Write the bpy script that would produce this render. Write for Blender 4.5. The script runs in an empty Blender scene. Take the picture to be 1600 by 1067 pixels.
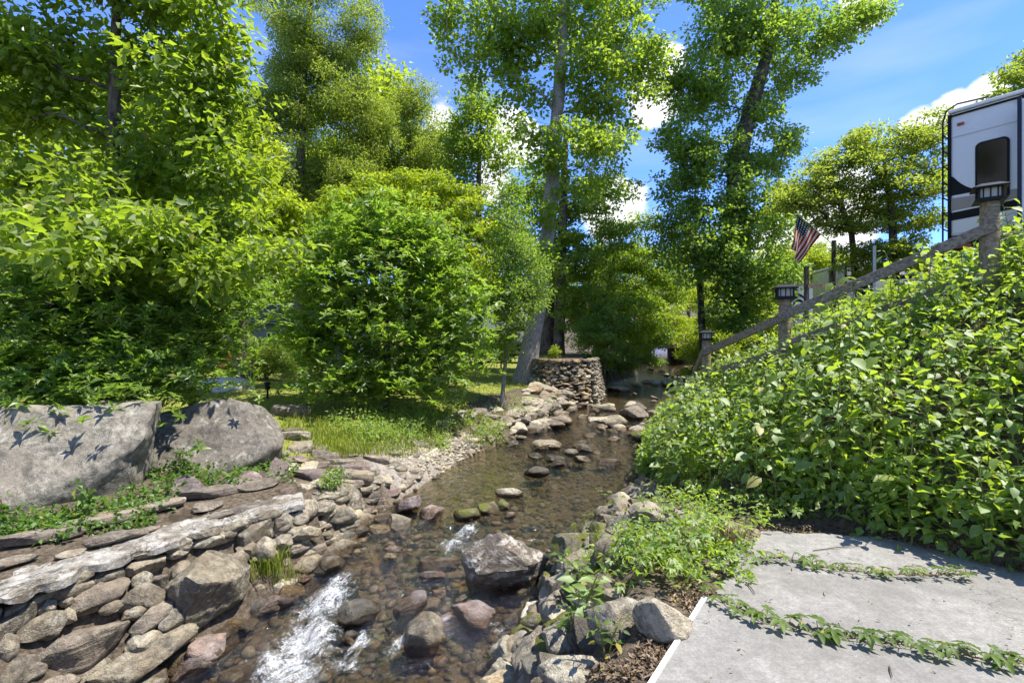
import bpy, bmesh, math, random
import numpy as np
from mathutils import Vector, Matrix, Euler, noise

# ------------------------------------------------------------------ camera, sky, sun, exposure
scene = bpy.context.scene
COL = scene.collection
PI = math.pi
R = math.radians
CAM_Z, FPX = 1.6, 780.0

cam_data = bpy.data.cameras.new('camera')
cam_data.sensor_width = 36.0
cam_data.lens = 36.0 * FPX / 1600.0
cam_data.clip_start = 0.05
cam_data.clip_end = 3000.0
cam = bpy.data.objects.new('camera', cam_data)
COL.objects.link(cam)
cam.location = (0, 0, CAM_Z)
cam.rotation_euler = (R(90), 0, 0)
scene.camera = cam

SUN_AZ, SUN_EL = R(98), R(66)          # azimuth from +Y towards +X
sun_dir = Vector((math.sin(SUN_AZ) * math.cos(SUN_EL), math.cos(SUN_AZ) * math.cos(SUN_EL), math.sin(SUN_EL)))
sun_data = bpy.data.lights.new('sun', 'SUN')
sun_data.energy = 2.75
sun_data.angle = R(0.5)
sun_data.color = (1.0, 0.94, 0.84)
sun = bpy.data.objects.new('sun', sun_data)
COL.objects.link(sun)
sun.rotation_euler = sun_dir.to_track_quat('Z', 'Y').to_euler()

scene.view_settings.view_transform = 'Standard'
scene.view_settings.look = 'None'
scene.view_settings.exposure = 1.83
scene.view_settings.gamma = 1.0
scene.view_settings.use_curve_mapping = False
scene.cycles.max_bounces = 10
scene.cycles.diffuse_bounces = 4
scene.cycles.transmission_bounces = 6
scene.cycles.transparent_max_bounces = 12
scene.cycles.caustics_reflective = False
scene.cycles.caustics_refractive = False

SKY_STRENGTH = 0.15
world = bpy.data.worlds.new('World')
scene.world = world
world.use_nodes = True
wt = world.node_tree
wt.nodes.clear()


def wn(kind, **kw):
    n = wt.nodes.new(kind)
    for k, v in kw.items():
        setattr(n, k, v)
    return n


def wl(a, b):
    wt.links.new(a, b)


w_out = wn('ShaderNodeOutputWorld')
w_bg = wn('ShaderNodeBackground')
w_bg.inputs['Strength'].default_value = SKY_STRENGTH
sky = wn('ShaderNodeTexSky', sky_type='NISHITA')
sky.sun_disc = False
sky.sun_elevation = SUN_EL
sky.sun_rotation = SUN_AZ
sky.altitude = 400
sky.air_density = 1.0
sky.dust_density = 0.05
sky.ozone_density = 4.0
w_hs = wn('ShaderNodeHueSaturation')
w_hs.inputs['Saturation'].default_value = 1.0
w_hs.inputs['Hue'].default_value = 0.5
w_hs.inputs['Value'].default_value = 0.62
wl(sky.outputs[0], w_hs.inputs['Color'])
# the deep summer blue of the photograph: the sky's own brightness carried on one clear hue
w_bw = wn('ShaderNodeRGBToBW')
wl(w_hs.outputs[0], w_bw.inputs[0])
w_tint = wn('ShaderNodeVectorMath', operation='SCALE')
w_tint.inputs[0].default_value = (0.255, 0.64, 2.0)
wl(w_bw.outputs[0], w_tint.inputs['Scale'])
w_blue = wn('ShaderNodeMix', data_type='RGBA')
w_blue.inputs['Factor'].default_value = 0.85
wl(w_hs.outputs[0], w_blue.inputs[6])
wl(w_tint.outputs[0], w_blue.inputs[7])
w_tc = wn('ShaderNodeTexCoord')
# cumulus: fair weather clouds standing in the sky, the shapes broken up by noise
w_noise = wn('ShaderNodeTexNoise')
w_noise.inputs['Scale'].default_value = 9.0
w_noise.inputs['Detail'].default_value = 7.0
w_noise.inputs['Roughness'].default_value = 0.58
w_map = wn('ShaderNodeMapping')
w_map.inputs['Scale'].default_value = (1, 1, 1.8)
wl(w_tc.outputs['Generated'], w_map.inputs[0])
wl(w_map.outputs[0], w_noise.inputs['Vector'])
CLOUDS = [(1032, 148, 2.8), (800, 222, 3.0), (772, 282, 2.2), (1490, 176, 1.5), (1542, 150, 1.3), (1352, 4, 1.6),
          (1290, 345, 4.5), (690, 205, 2.6), (640, 320, 3.0), (1225, 380, 3.0), (1440, 200, 1.5), (960, 330, 3.0),
          (30, 130, 4.0), (300, 260, 6.0), (1046, 98, 1.6),
          (-900, 250, 8), (2600, 300, 9), (3500, 100, 7), (-2400, 200, 8)]
acc = None
dirs = [(Vector(((px - 800), FPX, 533 - py)).normalized(), r) for px, py, r in CLOUDS]
for az, el, r in ((150, 20, 9), (200, 28, 8), (240, 17, 10), (110, 24, 8), (290, 30, 6), (180, 14, 9)):
    dirs.append((Vector((math.sin(R(az)) * math.cos(R(el)), math.cos(R(az)) * math.cos(R(el)), math.sin(R(el)))), r))
for v, r in dirs:
    d = wn('ShaderNodeVectorMath', operation='DOT_PRODUCT')
    d.inputs[1].default_value = v
    wl(w_tc.outputs['Generated'], d.inputs[0])
    m = wn('ShaderNodeMapRange')
    m.inputs['From Min'].default_value = math.cos(R(r * 1.5))
    m.inputs['From Max'].default_value = 1.0
    wl(d.outputs['Value'], m.inputs['Value'])
    if acc is None:
        acc = m.outputs[0]
    else:
        mx = wn('ShaderNodeMath', operation='MAXIMUM')
        wl(acc, mx.inputs[0])
        wl(m.outputs[0], mx.inputs[1])
        acc = mx.outputs[0]
w_add = wn('ShaderNodeMath', operation='MULTIPLY_ADD')
w_add.inputs[1].default_value = 0.55
wl(acc, w_add.inputs[0])
wl(w_noise.outputs['Fac'], w_add.inputs[2])
w_th = wn('ShaderNodeMapRange', interpolation_type='SMOOTHSTEP')
w_th.inputs['From Min'].default_value = 0.66
w_th.inputs['From Max'].default_value = 0.86
wl(w_add.outputs[0], w_th.inputs['Value'])
# thin high cirrus veil
w_ci = wn('ShaderNodeTexNoise')
w_ci.inputs['Scale'].default_value = 2.2
w_ci.inputs['Detail'].default_value = 5.0
w_cm = wn('ShaderNodeMapping')
w_cm.inputs['Scale'].default_value = (1, 1, 5)
wl(w_tc.outputs['Generated'], w_cm.inputs[0])
wl(w_cm.outputs[0], w_ci.inputs['Vector'])
w_ct = wn('ShaderNodeMapRange')
w_ct.inputs['From Min'].default_value = 0.48
w_ct.inputs['From Max'].default_value = 0.8
w_ct.inputs['To Max'].default_value = 0.22
wl(w_ci.outputs['Fac'], w_ct.inputs['Value'])
w_mx = wn('ShaderNodeMath', operation='MAXIMUM')
wl(w_th.outputs[0], w_mx.inputs[0])
wl(w_ct.outputs[0], w_mx.inputs[1])
w_mix = wn('ShaderNodeMix', data_type='RGBA')
wl(w_mx.outputs[0], w_mix.inputs['Factor'])
wl(w_blue.outputs[2], w_mix.inputs[6])
w_mix.inputs[7].default_value = (2.6, 2.62, 2.7, 1)
wl(w_mix.outputs['Result'], w_bg.inputs['Color'])
wl(w_bg.outputs[0], w_out.inputs['Surface'])

# ------------------------------------------------------------------ helpers
rng = np.random.default_rng(7)
random.seed(7)


def W(px, py, d):
    """the point that lies d metres ahead on the line of sight through a pixel of the photograph"""
    return Vector(((px - 800.0) / FPX * d, d, CAM_Z - (py - 533.0) / FPX * d))


def tag(o, label=None, cat=None, group=None, kind=None):
    if label: o['label'] = label
    if cat: o['category'] = cat
    if group: o['group'] = group
    if kind: o['kind'] = kind
    return o


def link(name, data, parent=None, loc=None):
    o = bpy.data.objects.new(name, data)
    COL.objects.link(o)
    if loc is not None: o.location = loc
    if parent is not None: o.parent = parent
    return o


def thing(name, loc, label, cat, group=None, rz=0.0):
    o = bpy.data.objects.new(name, None)
    COL.objects.link(o)
    o.empty_display_size = 0.1
    o.location = loc
    o.rotation_euler = (0, 0, rz)
    return tag(o, label, cat, group)


def np_mesh(name, V, F, mats, smooth=False, matidx=None):
    """V (n,3), F (m,k) one polygon size"""
    V = np.asarray(V, np.float32)
    F = np.asarray(F, np.int32)
    me = bpy.data.meshes.new(name)
    me.vertices.add(len(V))
    me.vertices.foreach_set('co', V.ravel())
    k = F.shape[1]
    me.loops.add(F.size)
    me.loops.foreach_set('vertex_index', F.ravel())
    me.polygons.add(len(F))
    me.polygons.foreach_set('loop_start', np.arange(0, F.size, k, dtype=np.int32))
    me.polygons.foreach_set('loop_total', np.full(len(F), k, np.int32))
    me.polygons.foreach_set('use_smooth', np.full(len(F), smooth, bool))
    if matidx is not None:
        me.polygons.foreach_set('material_index', np.asarray(matidx, np.int32))
    for m in (mats if isinstance(mats, (list, tuple)) else [mats]):
        me.materials.append(m)
    me.update(calc_edges=True)
    return me


class MB:
    """collects boxes, tubes and prisms and links them as one mesh object"""

    def __init__(self):
        self.v, self.f, self.m = [], [], []

    def add(self, vs, fs, mi=0):
        b = len(self.v)
        self.v += [tuple(p) for p in vs]
        self.f += [tuple(i + b for i in f) for f in fs]
        self.m += [mi] * len(fs)
        return self

    def box(self, c, s, M=None, mi=0):
        hx, hy, hz = s[0] / 2, s[1] / 2, s[2] / 2
        vs = [Vector((x * hx, y * hy, z * hz)) for z in (-1, 1) for y in (-1, 1) for x in (-1, 1)]
        if M is not None: vs = [M @ p for p in vs]
        vs = [p + Vector(c) for p in vs]
        return self.add(vs, [(0, 2, 3, 1), (4, 5, 7, 6), (0, 1, 5, 4), (2, 6, 7, 3), (0, 4, 6, 2), (1, 3, 7, 5)], mi)

    def bar(self, a, b, w, h, mi=0):
        a, b = Vector(a), Vector(b)
        d = b - a
        q = d.to_track_quat('X', 'Z').to_matrix()
        return self.box((a + b) / 2, (d.length, w, h), q, mi)

    def tube(self, pts, rad, n=8, cap=True, mi=0):
        pts = [Vector(p) for p in pts]
        if not isinstance(rad, (list, tuple)): rad = [rad] * len(pts)
        vs, fs = [], []
        ref = None
        for i, p in enumerate(pts):
            t = (pts[min(i + 1, len(pts) - 1)] - pts[max(i - 1, 0)]).normalized()
            if ref is None:
                ref = t.orthogonal().normalized()
            ref = (ref - t * ref.dot(t)).normalized()
            s = t.cross(ref)
            for k in range(n):
                a = 2 * PI * k / n
                vs.append(p + (ref * math.cos(a) + s * math.sin(a)) * rad[i])
        for i in range(len(pts) - 1):
            for k in range(n):
                k2 = (k + 1) % n
                fs.append((i * n + k, i * n + k2, (i + 1) * n + k2, (i + 1) * n + k))
        if cap:
            fs.append(tuple(range(n - 1, -1, -1)))
            fs.append(tuple((len(pts) - 1) * n + k for k in range(n)))
        return self.add(vs, fs, mi)

    def prism(self, outline, M, depth, mi=0):
        """outline of (a,b) points in the x,z plane of M, thickness depth along -y"""
        n = len(outline)
        vs = [M @ Vector((a, 0, b)) for a, b in outline] + [M @ Vector((a, depth, b)) for a, b in outline]
        fs = [tuple(range(n)), tuple(range(2 * n - 1, n - 1, -1))]
        for i in range(n):
            j = (i + 1) % n
            fs.append((i, i + n, j + n, j))
        return self.add(vs, fs, mi)

    def build(self, name, mats, parent=None, smooth=False, bevel=0.0, loc=None):
        me = bpy.data.meshes.new(name)
        me.from_pydata(self.v, [], self.f)
        for m in (mats if isinstance(mats, (list, tuple)) else [mats]):
            me.materials.append(m)
        me.polygons.foreach_set('material_index', self.m)
        bm = bmesh.new()
        bm.from_mesh(me)
        bmesh.ops.recalc_face_normals(bm, faces=bm.faces)
        if bevel > 0:
            es = [e for e in bm.edges if len(e.link_faces) == 2 and e.calc_face_angle(0) > 0.6]
            bmesh.ops.bevel(bm, geom=es, offset=bevel, segments=2, profile=0.5, affect='EDGES', clamp_overlap=True)
        bm.to_mesh(me)
        bm.free()
        if smooth:
            me.polygons.foreach_set('use_smooth', [True] * len(me.polygons))
            me.set_sharp_from_angle(angle=R(38))
        return link(name, me, parent, loc)


# ------------------------------------------------------------------ materials
class NT:
    def __init__(self, name):
        self.mat = bpy.data.materials.new(name)
        self.mat.use_nodes = True
        self.t = self.mat.node_tree
        self.t.nodes.clear()
        self.out = self.n('ShaderNodeOutputMaterial')

    def n(self, kind, ins=None, **kw):
        nd = self.t.nodes.new(kind)
        for k, v in kw.items(): setattr(nd, k, v)
        for k, v in (ins or {}).items(): self.set(nd, k, v)
        return nd

    def set(self, nd, k, v):
        s = nd.inputs[k]
        if isinstance(v, bpy.types.NodeSocket):
            self.t.links.new(v, s)
        else:
            if isinstance(v, (tuple, list)) and len(v) == 3 and s.type == 'RGBA': v = (*v, 1.0)
            s.default_value = v

    def noise(self, vec, scale, detail=4.0, rough=0.55, dist=0.0):
        return self.n('ShaderNodeTexNoise', {'Vector': vec, 'Scale': scale, 'Detail': detail, 'Roughness': rough, 'Distortion': dist}).outputs['Fac']

    def rng(self, v, a, b, c=0.0, d=1.0, smooth=False):
        return self.n('ShaderNodeMapRange', {'Value': v, 'From Min': a, 'From Max': b, 'To Min': c, 'To Max': d},
                      interpolation_type='SMOOTHSTEP' if smooth else 'LINEAR').outputs[0]

    def mix(self, f, a, b, blend='MIX'):
        nd = self.n('ShaderNodeMix', data_type='RGBA', blend_type=blend)
        self.set(nd, 'Factor', f)
        for k, v in (('A', a), ('B', b)):
            s = [i for i in nd.inputs if i.name == k and i.type == 'RGBA'][0]
            if isinstance(v, bpy.types.NodeSocket): self.t.links.new(v, s)
            else: s.default_value = (*v[:3], 1.0)
        return [o for o in nd.outputs if o.type == 'RGBA'][0]

    def math(self, op, a, b=0.0, c=0.0):
        nd = self.n('ShaderNodeMath', operation=op)
        for i, v in enumerate((a, b, c)):
            if isinstance(v, bpy.types.NodeSocket): self.t.links.new(v, nd.inputs[i])
            else: nd.inputs[i].default_value = v
        return nd.outputs[0]

    def pos(self): return self.n('ShaderNodeNewGeometry').outputs['Position']

    def obj(self): return self.n('ShaderNodeTexCoord').outputs['Object']

    def rand(self): return self.n('ShaderNodeObjectInfo').outputs['Random']

    def bump(self, h, strength=0.3, dist=0.02, normal=None):
        ins = {'Height': h, 'Strength': strength, 'Distance': dist}
        if normal is not None: ins['Normal'] = normal
        return self.n('ShaderNodeBump', ins).outputs[0]

    def principled(self, color, rough=0.6, normal=None, metallic=0.0, spec=0.5, **kw):
        ins = {'Base Color': color, 'Roughness': rough, 'Metallic': metallic, 'Specular IOR Level': spec}
        if normal is not None: ins['Normal'] = normal
        ins.update(kw)
        p = self.n('ShaderNodeBsdfPrincipled', ins)
        self.t.links.new(p.outputs[0], self.out.inputs['Surface'])
        return p

    def vec(self, v, s):
        return self.n('ShaderNodeMapping', {'Vector': v, 'Scale': s}).outputs[0]


def simple_mat(name, color, rough=0.5, metallic=0.0, scale=40, vary=0.12, bump=0.05, spec=0.5):
    t = NT(name)
    v = t.obj()
    a = t.noise(v, scale, 5)
    b = t.noise(v, scale * 0.12, 3)
    f = t.rng(t.math('ADD', a, b), 0.7, 1.3)
    c = t.mix(f, tuple(x * (1 - vary) for x in color), tuple(min(1, x * (1 + vary)) for x in color))
    t.principled(c, t.rng(a, 0.3, 0.7, max(0, rough - .08), rough + .08), t.bump(a, bump, 0.01) if bump else None, metallic, spec)
    return t.mat


def rock_mat(name, dark, light, warm, moss=0.0, lichen=0.35, rough=0.82, strata=0.0, veins=0.0, relief=0.95):
    t = NT(name)
    p = t.pos()
    r = t.rand()
    off = t.n('ShaderNodeVectorMath', {0: p}, operation='ADD')
    cmb = t.n('ShaderNodeCombineXYZ', {0: t.math('MULTIPLY', r, 37.0), 1: t.math('MULTIPLY', r, 91.0), 2: t.math('MULTIPLY', r, 13.0)}).outputs[0]
    t.t.links.new(cmb, off.inputs[1])
    v = off.outputs[0]
    n1 = t.noise(v, 3.2, 5, 0.6)
    n2 = t.noise(v, 17.0, 8, 0.68)
    n3 = t.noise(v, 95.0, 3, 0.6)
    f = t.rng(t.math('ADD', t.math('MULTIPLY', n2, 0.75), t.math('MULTIPLY', n3, 0.25)), 0.39, 0.60)
    c = t.mix(f, dark, light)
    c = t.mix(t.rng(n1, 0.42, 0.68, 0, 0.8), c, warm)
    # per stone shade and hue
    c = t.mix(1.0, c, t.mix(r, (0.62, 0.60, 0.60), (1.3, 1.27, 1.2)), 'MULTIPLY')
    r2 = t.math('FRACT', t.math('MULTIPLY', r, 17.31))
    c = t.mix(t.rng(r2, 0.55, 1.0, 0, 0.35), c, (0.27, 0.21, 0.165))
    if lichen:
        n4 = t.noise(v, 8.0, 6, 0.7)
        c = t.mix(t.rng(n4, 0.56, 0.66, 0, lichen), c, (0.55, 0.54, 0.47))
        n5 = t.noise(v, 5.0, 5, 0.6, 0.3)
        c = t.mix(t.rng(n5, 0.55, 0.70, 0, 0.7), c, (0.055, 0.050, 0.042))
        cr = t.math('ABSOLUTE', t.math('SUBTRACT', t.noise(v, 2.6, 7, 0.62, 0.8), 0.5))
        c = t.mix(t.rng(cr, 0.0, 0.018, 0.6, 0.0), c, (0.05, 0.045, 0.038))
    if veins:
        vn = t.noise(t.vec(v, (1.0, 1.6, 2.2)), 5.0, 9, 0.74, 0.5)
        c = t.mix(t.rng(n1, 0.3, 0.7, 0.55, 0.1), c, (0.10, 0.085, 0.07))
        c = t.mix(t.rng(vn, 0.50, 0.58, 0.0, veins), c, (0.52, 0.49, 0.43))
    if moss:
        nz = t.n('ShaderNodeSeparateXYZ', {0: t.n('ShaderNodeNewGeometry').outputs['Normal']}).outputs[2]
        mm = t.math('MULTIPLY', t.rng(t.noise(v, 6.0, 6, 0.65), 0.62 - 0.22 * moss, 0.72 - 0.2 * moss), t.rng(nz, -0.2, 0.4))
        c = t.mix(mm, c, t.mix(n2, (0.05, 0.07, 0.01), (0.17, 0.17, 0.02)))
    # darkened and glossy where the stream wets the stone
    wz = t.n('ShaderNodeAttribute', attribute_type='OBJECT', attribute_name='wet_z').outputs['Fac']
    z = t.n('ShaderNodeSeparateXYZ', {0: p}).outputs[2]
    hgt = t.math('SUBTRACT', t.math('SUBTRACT', z, wz), t.math('MULTIPLY', t.math('SUBTRACT', n1, 0.5), 0.22))
    wet = t.rng(hgt, 0.0, 0.05, 1.0, 0.0)
    c = t.mix(wet, c, t.mix(1.0, c, (0.36, 0.30, 0.22), 'MULTIPLY'))
    h = t.math('ADD', t.math('MULTIPLY', n2, 0.7), t.math('MULTIPLY', n3, 0.3))
    if strata:
        sv = t.n('ShaderNodeTexNoise', {'Vector': t.vec(v, (2, 2, 26)), 'Scale': 1.5, 'Detail': 5}).outputs['Fac']
        h = t.math('ADD', h, t.math('MULTIPLY', sv, strata))
        c = t.mix(t.rng(sv, 0.4, 0.6, 0.35, 0.0), c, (0.07, 0.06, 0.055))
    nrm = t.bump(h, relief, 0.045)
    t.principled(c, t.rng(wet, 0, 1, rough, 0.16), nrm, spec=0.4)
    return t.mat


def leaf_mat(name, c1, c2, trans, tw=0.42, gloss=0.05, rough=0.35):
    t = NT(name)
    g = t.n('ShaderNodeNewGeometry')
    r = t.math('FRACT', t.math('ADD', g.outputs['Random Per Island'], t.math('MULTIPLY', t.rand(), 7.13)))
    big = t.noise(g.outputs['Position'], 1.3, 2)
    f = t.math('ADD', t.math('MULTIPLY', r, 0.7), t.rng(big, 0.35, 0.65, -0.1, 0.4))
    c = t.mix(f, c1, c2)
    r3 = t.math('FRACT', t.math('MULTIPLY', r, 23.7))
    c = t.mix(t.rng(r3, 0.965, 0.975, 0, 0.8), c, (0.30, 0.24, 0.03))
    tc = t.mix(f, tuple(x * 0.75 for x in trans), tuple(x * 1.2 for x in trans))
    d = t.n('ShaderNodeBsdfDiffuse', {'Color': c})
    tr = t.n('ShaderNodeBsdfTranslucent', {'Color': tc})
    m = t.n('ShaderNodeMixShader', {0: tw, 1: d.outputs[0], 2: tr.outputs[0]})
    gl = t.n('ShaderNodeBsdfGlossy', {'Color': (1, 1, 1), 'Roughness': rough + .15})
    fr = t.n('ShaderNodeLayerWeight', {'Blend': 0.25})
    m2 = t.n('ShaderNodeMixShader', {0: t.math('MULTIPLY_ADD', fr.outputs['Facing'], 0.05, gloss * .5), 1: m.outputs[0], 2: gl.outputs[0]})
    t.t.links.new(m2.outputs[0], t.out.inputs['Surface'])
    return t.mat


def bark_mat(name, dark, light, scale=1.0, lichen=0.3):
    t = NT(name)
    p = t.pos()
    n1 = t.noise(t.vec(p, (9 * scale, 9 * scale, 2.4 * scale)), 1.6, 6, 0.62)
    n2 = t.noise(p, 2.2, 4)
    c = t.mix(t.rng(n1, 0.35, 0.62), dark, light)
    c = t.mix(t.rng(n2, 0.55, 0.7, 0, lichen), c, (0.36, 0.36, 0.31))
    t.principled(c, 0.88, t.bump(n1, 0.9, 0.04), spec=0.2)
    return t.mat


def wood_mat(name, dark, light):
    t = NT(name)
    v = t.obj()
    n = t.noise(t.vec(v, (1.2, 26, 26)), 1.5, 6, 0.6)
    n2 = t.noise(v, 2.5, 4)
    c = t.mix(t.rng(n, 0.36, 0.64), dark, light)
    c = t.mix(t.rng(n2, 0.5, 0.75, 0, 0.5), c, (0.13, 0.12, 0.1))
    t.principled(c, 0.8, t.bump(n, 0.5, 0.01), spec=0.25)
    return t.mat


M = {}
M['rock'] = rock_mat('rock grey brown', (0.075, 0.067, 0.051), (0.34, 0.3103, 0.2376), (0.24, 0.1921, 0.1276))
M['rock_mossy'] = rock_mat('rock mossy', (0.07, 0.064, 0.0484), (0.27, 0.2561, 0.1936), (0.2, 0.1675, 0.1056), moss=0.9)
M['rock_light'] = rock_mat('rock pale', (0.17, 0.1576, 0.1232), (0.5, 0.4679, 0.3696), (0.38, 0.3152, 0.2112), lichen=0.45)
M['rock_river'] = rock_mat('river stone', (0.085, 0.0739, 0.0572), (0.3, 0.2709, 0.2068), (0.22, 0.1625, 0.0924), lichen=0.12, rough=0.6)
M['rock_purple'] = rock_mat('slate purple', (0.13, 0.1034, 0.1012), (0.36, 0.3054, 0.2944), (0.33, 0.2167, 0.1656), lichen=0.2, strata=0.5)
M['rock_boulder'] = rock_mat('boulder grey', (0.095, 0.088, 0.072), (0.325, 0.308, 0.262), (0.25, 0.222, 0.178), lichen=0.45, relief=0.5)
M['rock_slab'] = rock_mat('flagstone', (0.1, 0.0867, 0.0686), (0.36, 0.3251, 0.2552), (0.28, 0.2216, 0.1672), lichen=0.3, strata=0.6)
M['rock_orange'] = rock_mat('wall stone tan', (0.11, 0.0886, 0.0572), (0.4, 0.3398, 0.2288), (0.42, 0.266, 0.1232), lichen=0.25)
M['rock_veined'] = rock_mat('rugged veined rock', (0.062, 0.052, 0.040), (0.235, 0.205, 0.16), (0.19, 0.145, 0.095), lichen=0.3, veins=0.8)
M['rock_dark'] = rock_mat('river stone dark', (0.05, 0.0493, 0.044), (0.17, 0.1625, 0.1408), (0.12, 0.0985, 0.0704), lichen=0.1, rough=0.5)

M['leaf_broad'] = leaf_mat('broad leaf green', (0.0798, 0.1428, 0.0139), (0.171, 0.2295, 0.0205), (0.425, 0.5916, 0.0325), 0.52)
M['leaf_rhodo'] = leaf_mat('evergreen shrub leaf', (0.0616, 0.1224, 0.0179), (0.1778, 0.2509, 0.0335), (0.3415, 0.561, 0.0488), 0.42, 0.06, 0.3)
M['leaf_rhodo_mid'] = leaf_mat('shrub leaf mid green', (0.0826, 0.153, 0.0209), (0.228, 0.2996, 0.0372), (0.4047, 0.6375, 0.0488), 0.45, 0.06, 0.32)
M['leaf_lime'] = leaf_mat('lime leaf', (0.1311, 0.1989, 0.0112), (0.2337, 0.2805, 0.0139), (0.5262, 0.663, 0.026), 0.55)
M['leaf_feather'] = leaf_mat('feathery leaf', (0.114, 0.1683, 0.0186), (0.2052, 0.2397, 0.026), (0.4655, 0.5916, 0.052), 0.55)
M['leaf_tulip'] = leaf_mat('tulip tree leaf', (0.0923, 0.1597, 0.0161), (0.1847, 0.2479, 0.0241), (0.4675, 0.6508, 0.0429), 0.52)
M['leaf_dark'] = leaf_mat('dark tree leaf', (0.0684, 0.1322, 0.0223), (0.1505, 0.2203, 0.0335), (0.3795, 0.5737, 0.0488), 0.48)
M['leaf_vine'] = leaf_mat('vine leaf', (0.0793, 0.153, 0.0223), (0.171, 0.2509, 0.0335), (0.4301, 0.6375, 0.0488), 0.48)
M['leaf_olive'] = leaf_mat('olive leaf', (0.1129, 0.1627, 0.0184), (0.2132, 0.2412, 0.0266), (0.5121, 0.6452, 0.0598), 0.52)
M['leaf_far'] = leaf_mat('far wood leaf', (0.0798, 0.1326, 0.0149), (0.171, 0.2142, 0.0232), (0.3846, 0.5304, 0.039), 0.5)
M['leaf_jewel'] = leaf_mat('jewelweed leaf', (0.0958, 0.1885, 0.0334), (0.2107, 0.3027, 0.0469), (0.5121, 0.6956, 0.0429), 0.48, 0.08, 0.4)
M['leaf_creeper'] = leaf_mat('creeper leaf', (0.041, 0.0867, 0.0087), (0.0969, 0.153, 0.0136), (0.22, 0.3264, 0.015), 0.3, 0.03, 0.4)
M['leaf_ivy'] = leaf_mat('ground ivy leaf', (0.0496, 0.1109, 0.0188), (0.1157, 0.2071, 0.027), (0.2429, 0.4284, 0.039), 0.43)
M['grass'] = leaf_mat('grass blade', (0.114, 0.1632, 0.0186), (0.2736, 0.2856, 0.0419), (0.425, 0.5508, 0.065), 0.45, 0.03)
M['dry'] = leaf_mat('dead leaf', (0.13, 0.09, 0.055), (0.34, 0.26, 0.17), (0.2, 0.12, 0.06), 0.2, 0.02)
M['stem'] = simple_mat('green stem', (0.13, 0.16, 0.035), 0.5)
M['vine_stem'] = simple_mat('red brown stem', (0.16, 0.09, 0.045), 0.6)

M['bark'] = bark_mat('brown bark', (0.045, 0.036, 0.026), (0.18, 0.15, 0.115))
M['bark_pale'] = bark_mat('pale grey bark', (0.14, 0.12, 0.1), (0.40, 0.37, 0.325), 2.6, 0.6)
M['bark_dark'] = bark_mat('dark bark', (0.025, 0.02, 0.016), (0.1, 0.085, 0.065))
M['wood'] = wood_mat('weathered timber', (0.13, 0.105, 0.08), (0.33, 0.28, 0.22))
M['wood_post'] = wood_mat('round timber post', (0.16, 0.125, 0.085), (0.36, 0.29, 0.21))
M['black'] = simple_mat('black metal', (0.014, 0.014, 0.015), 0.5, spec=0.2)
M['white'] = simple_mat('white paint', (0.78, 0.78, 0.76), 0.45, vary=0.05)
M['rv_white'] = simple_mat('white gelcoat', (0.76, 0.745, 0.72), 0.22, vary=0.03, scale=4, bump=0)
M['rv_cream'] = simple_mat('cream gelcoat', (0.60, 0.58, 0.50), 0.3, vary=0.04, scale=4, bump=0)
M['rv_tan'] = simple_mat('tan decal', (0.27, 0.235, 0.19), 0.3, vary=0.04, scale=4, bump=0)
M['rv_black'] = simple_mat('black decal', (0.010, 0.010, 0.010), 0.5, vary=0.05, scale=4, bump=0, spec=0.12)
M['red'] = simple_mat('red lens', (0.35, 0.02, 0.015), 0.3)
M['tyre'] = simple_mat('rubber', (0.02, 0.02, 0.02), 0.8)
M['steel'] = simple_mat('grey steel', (0.42, 0.43, 0.44), 0.4, 0.7)
M['teal'] = simple_mat('teal plastic', (0.02, 0.17, 0.19), 0.4)
M['tarp'] = simple_mat('grey tarpaulin', (0.48, 0.47, 0.45), 0.5, scale=12, bump=0.2)
M['navy'] = simple_mat('navy canvas', (0.03, 0.04, 0.07), 0.7, spec=0.15)
M['siding'] = simple_mat('grey siding', (0.20, 0.23, 0.25), 0.7)
M['shingle'] = simple_mat('grey blue shingle', (0.14, 0.165, 0.19), 0.8, scale=18)
M['chair_red'] = simple_mat('red cloth', (0.4, 0.03, 0.02), 0.7)
M['flower'] = simple_mat('violet petal', (0.35, 0.12, 0.33), 0.6)


def glass_mat(name, tint):
    t = NT(name)
    t.principled(tint, 0.06, None, 0.0, 0.22)
    return t.mat


M['dark_glass'] = glass_mat('dark tinted window', (0.008, 0.009, 0.01))
M['lamp_glass'] = glass_mat('frosted lamp glass', (0.42, 0.41, 0.36))


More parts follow.
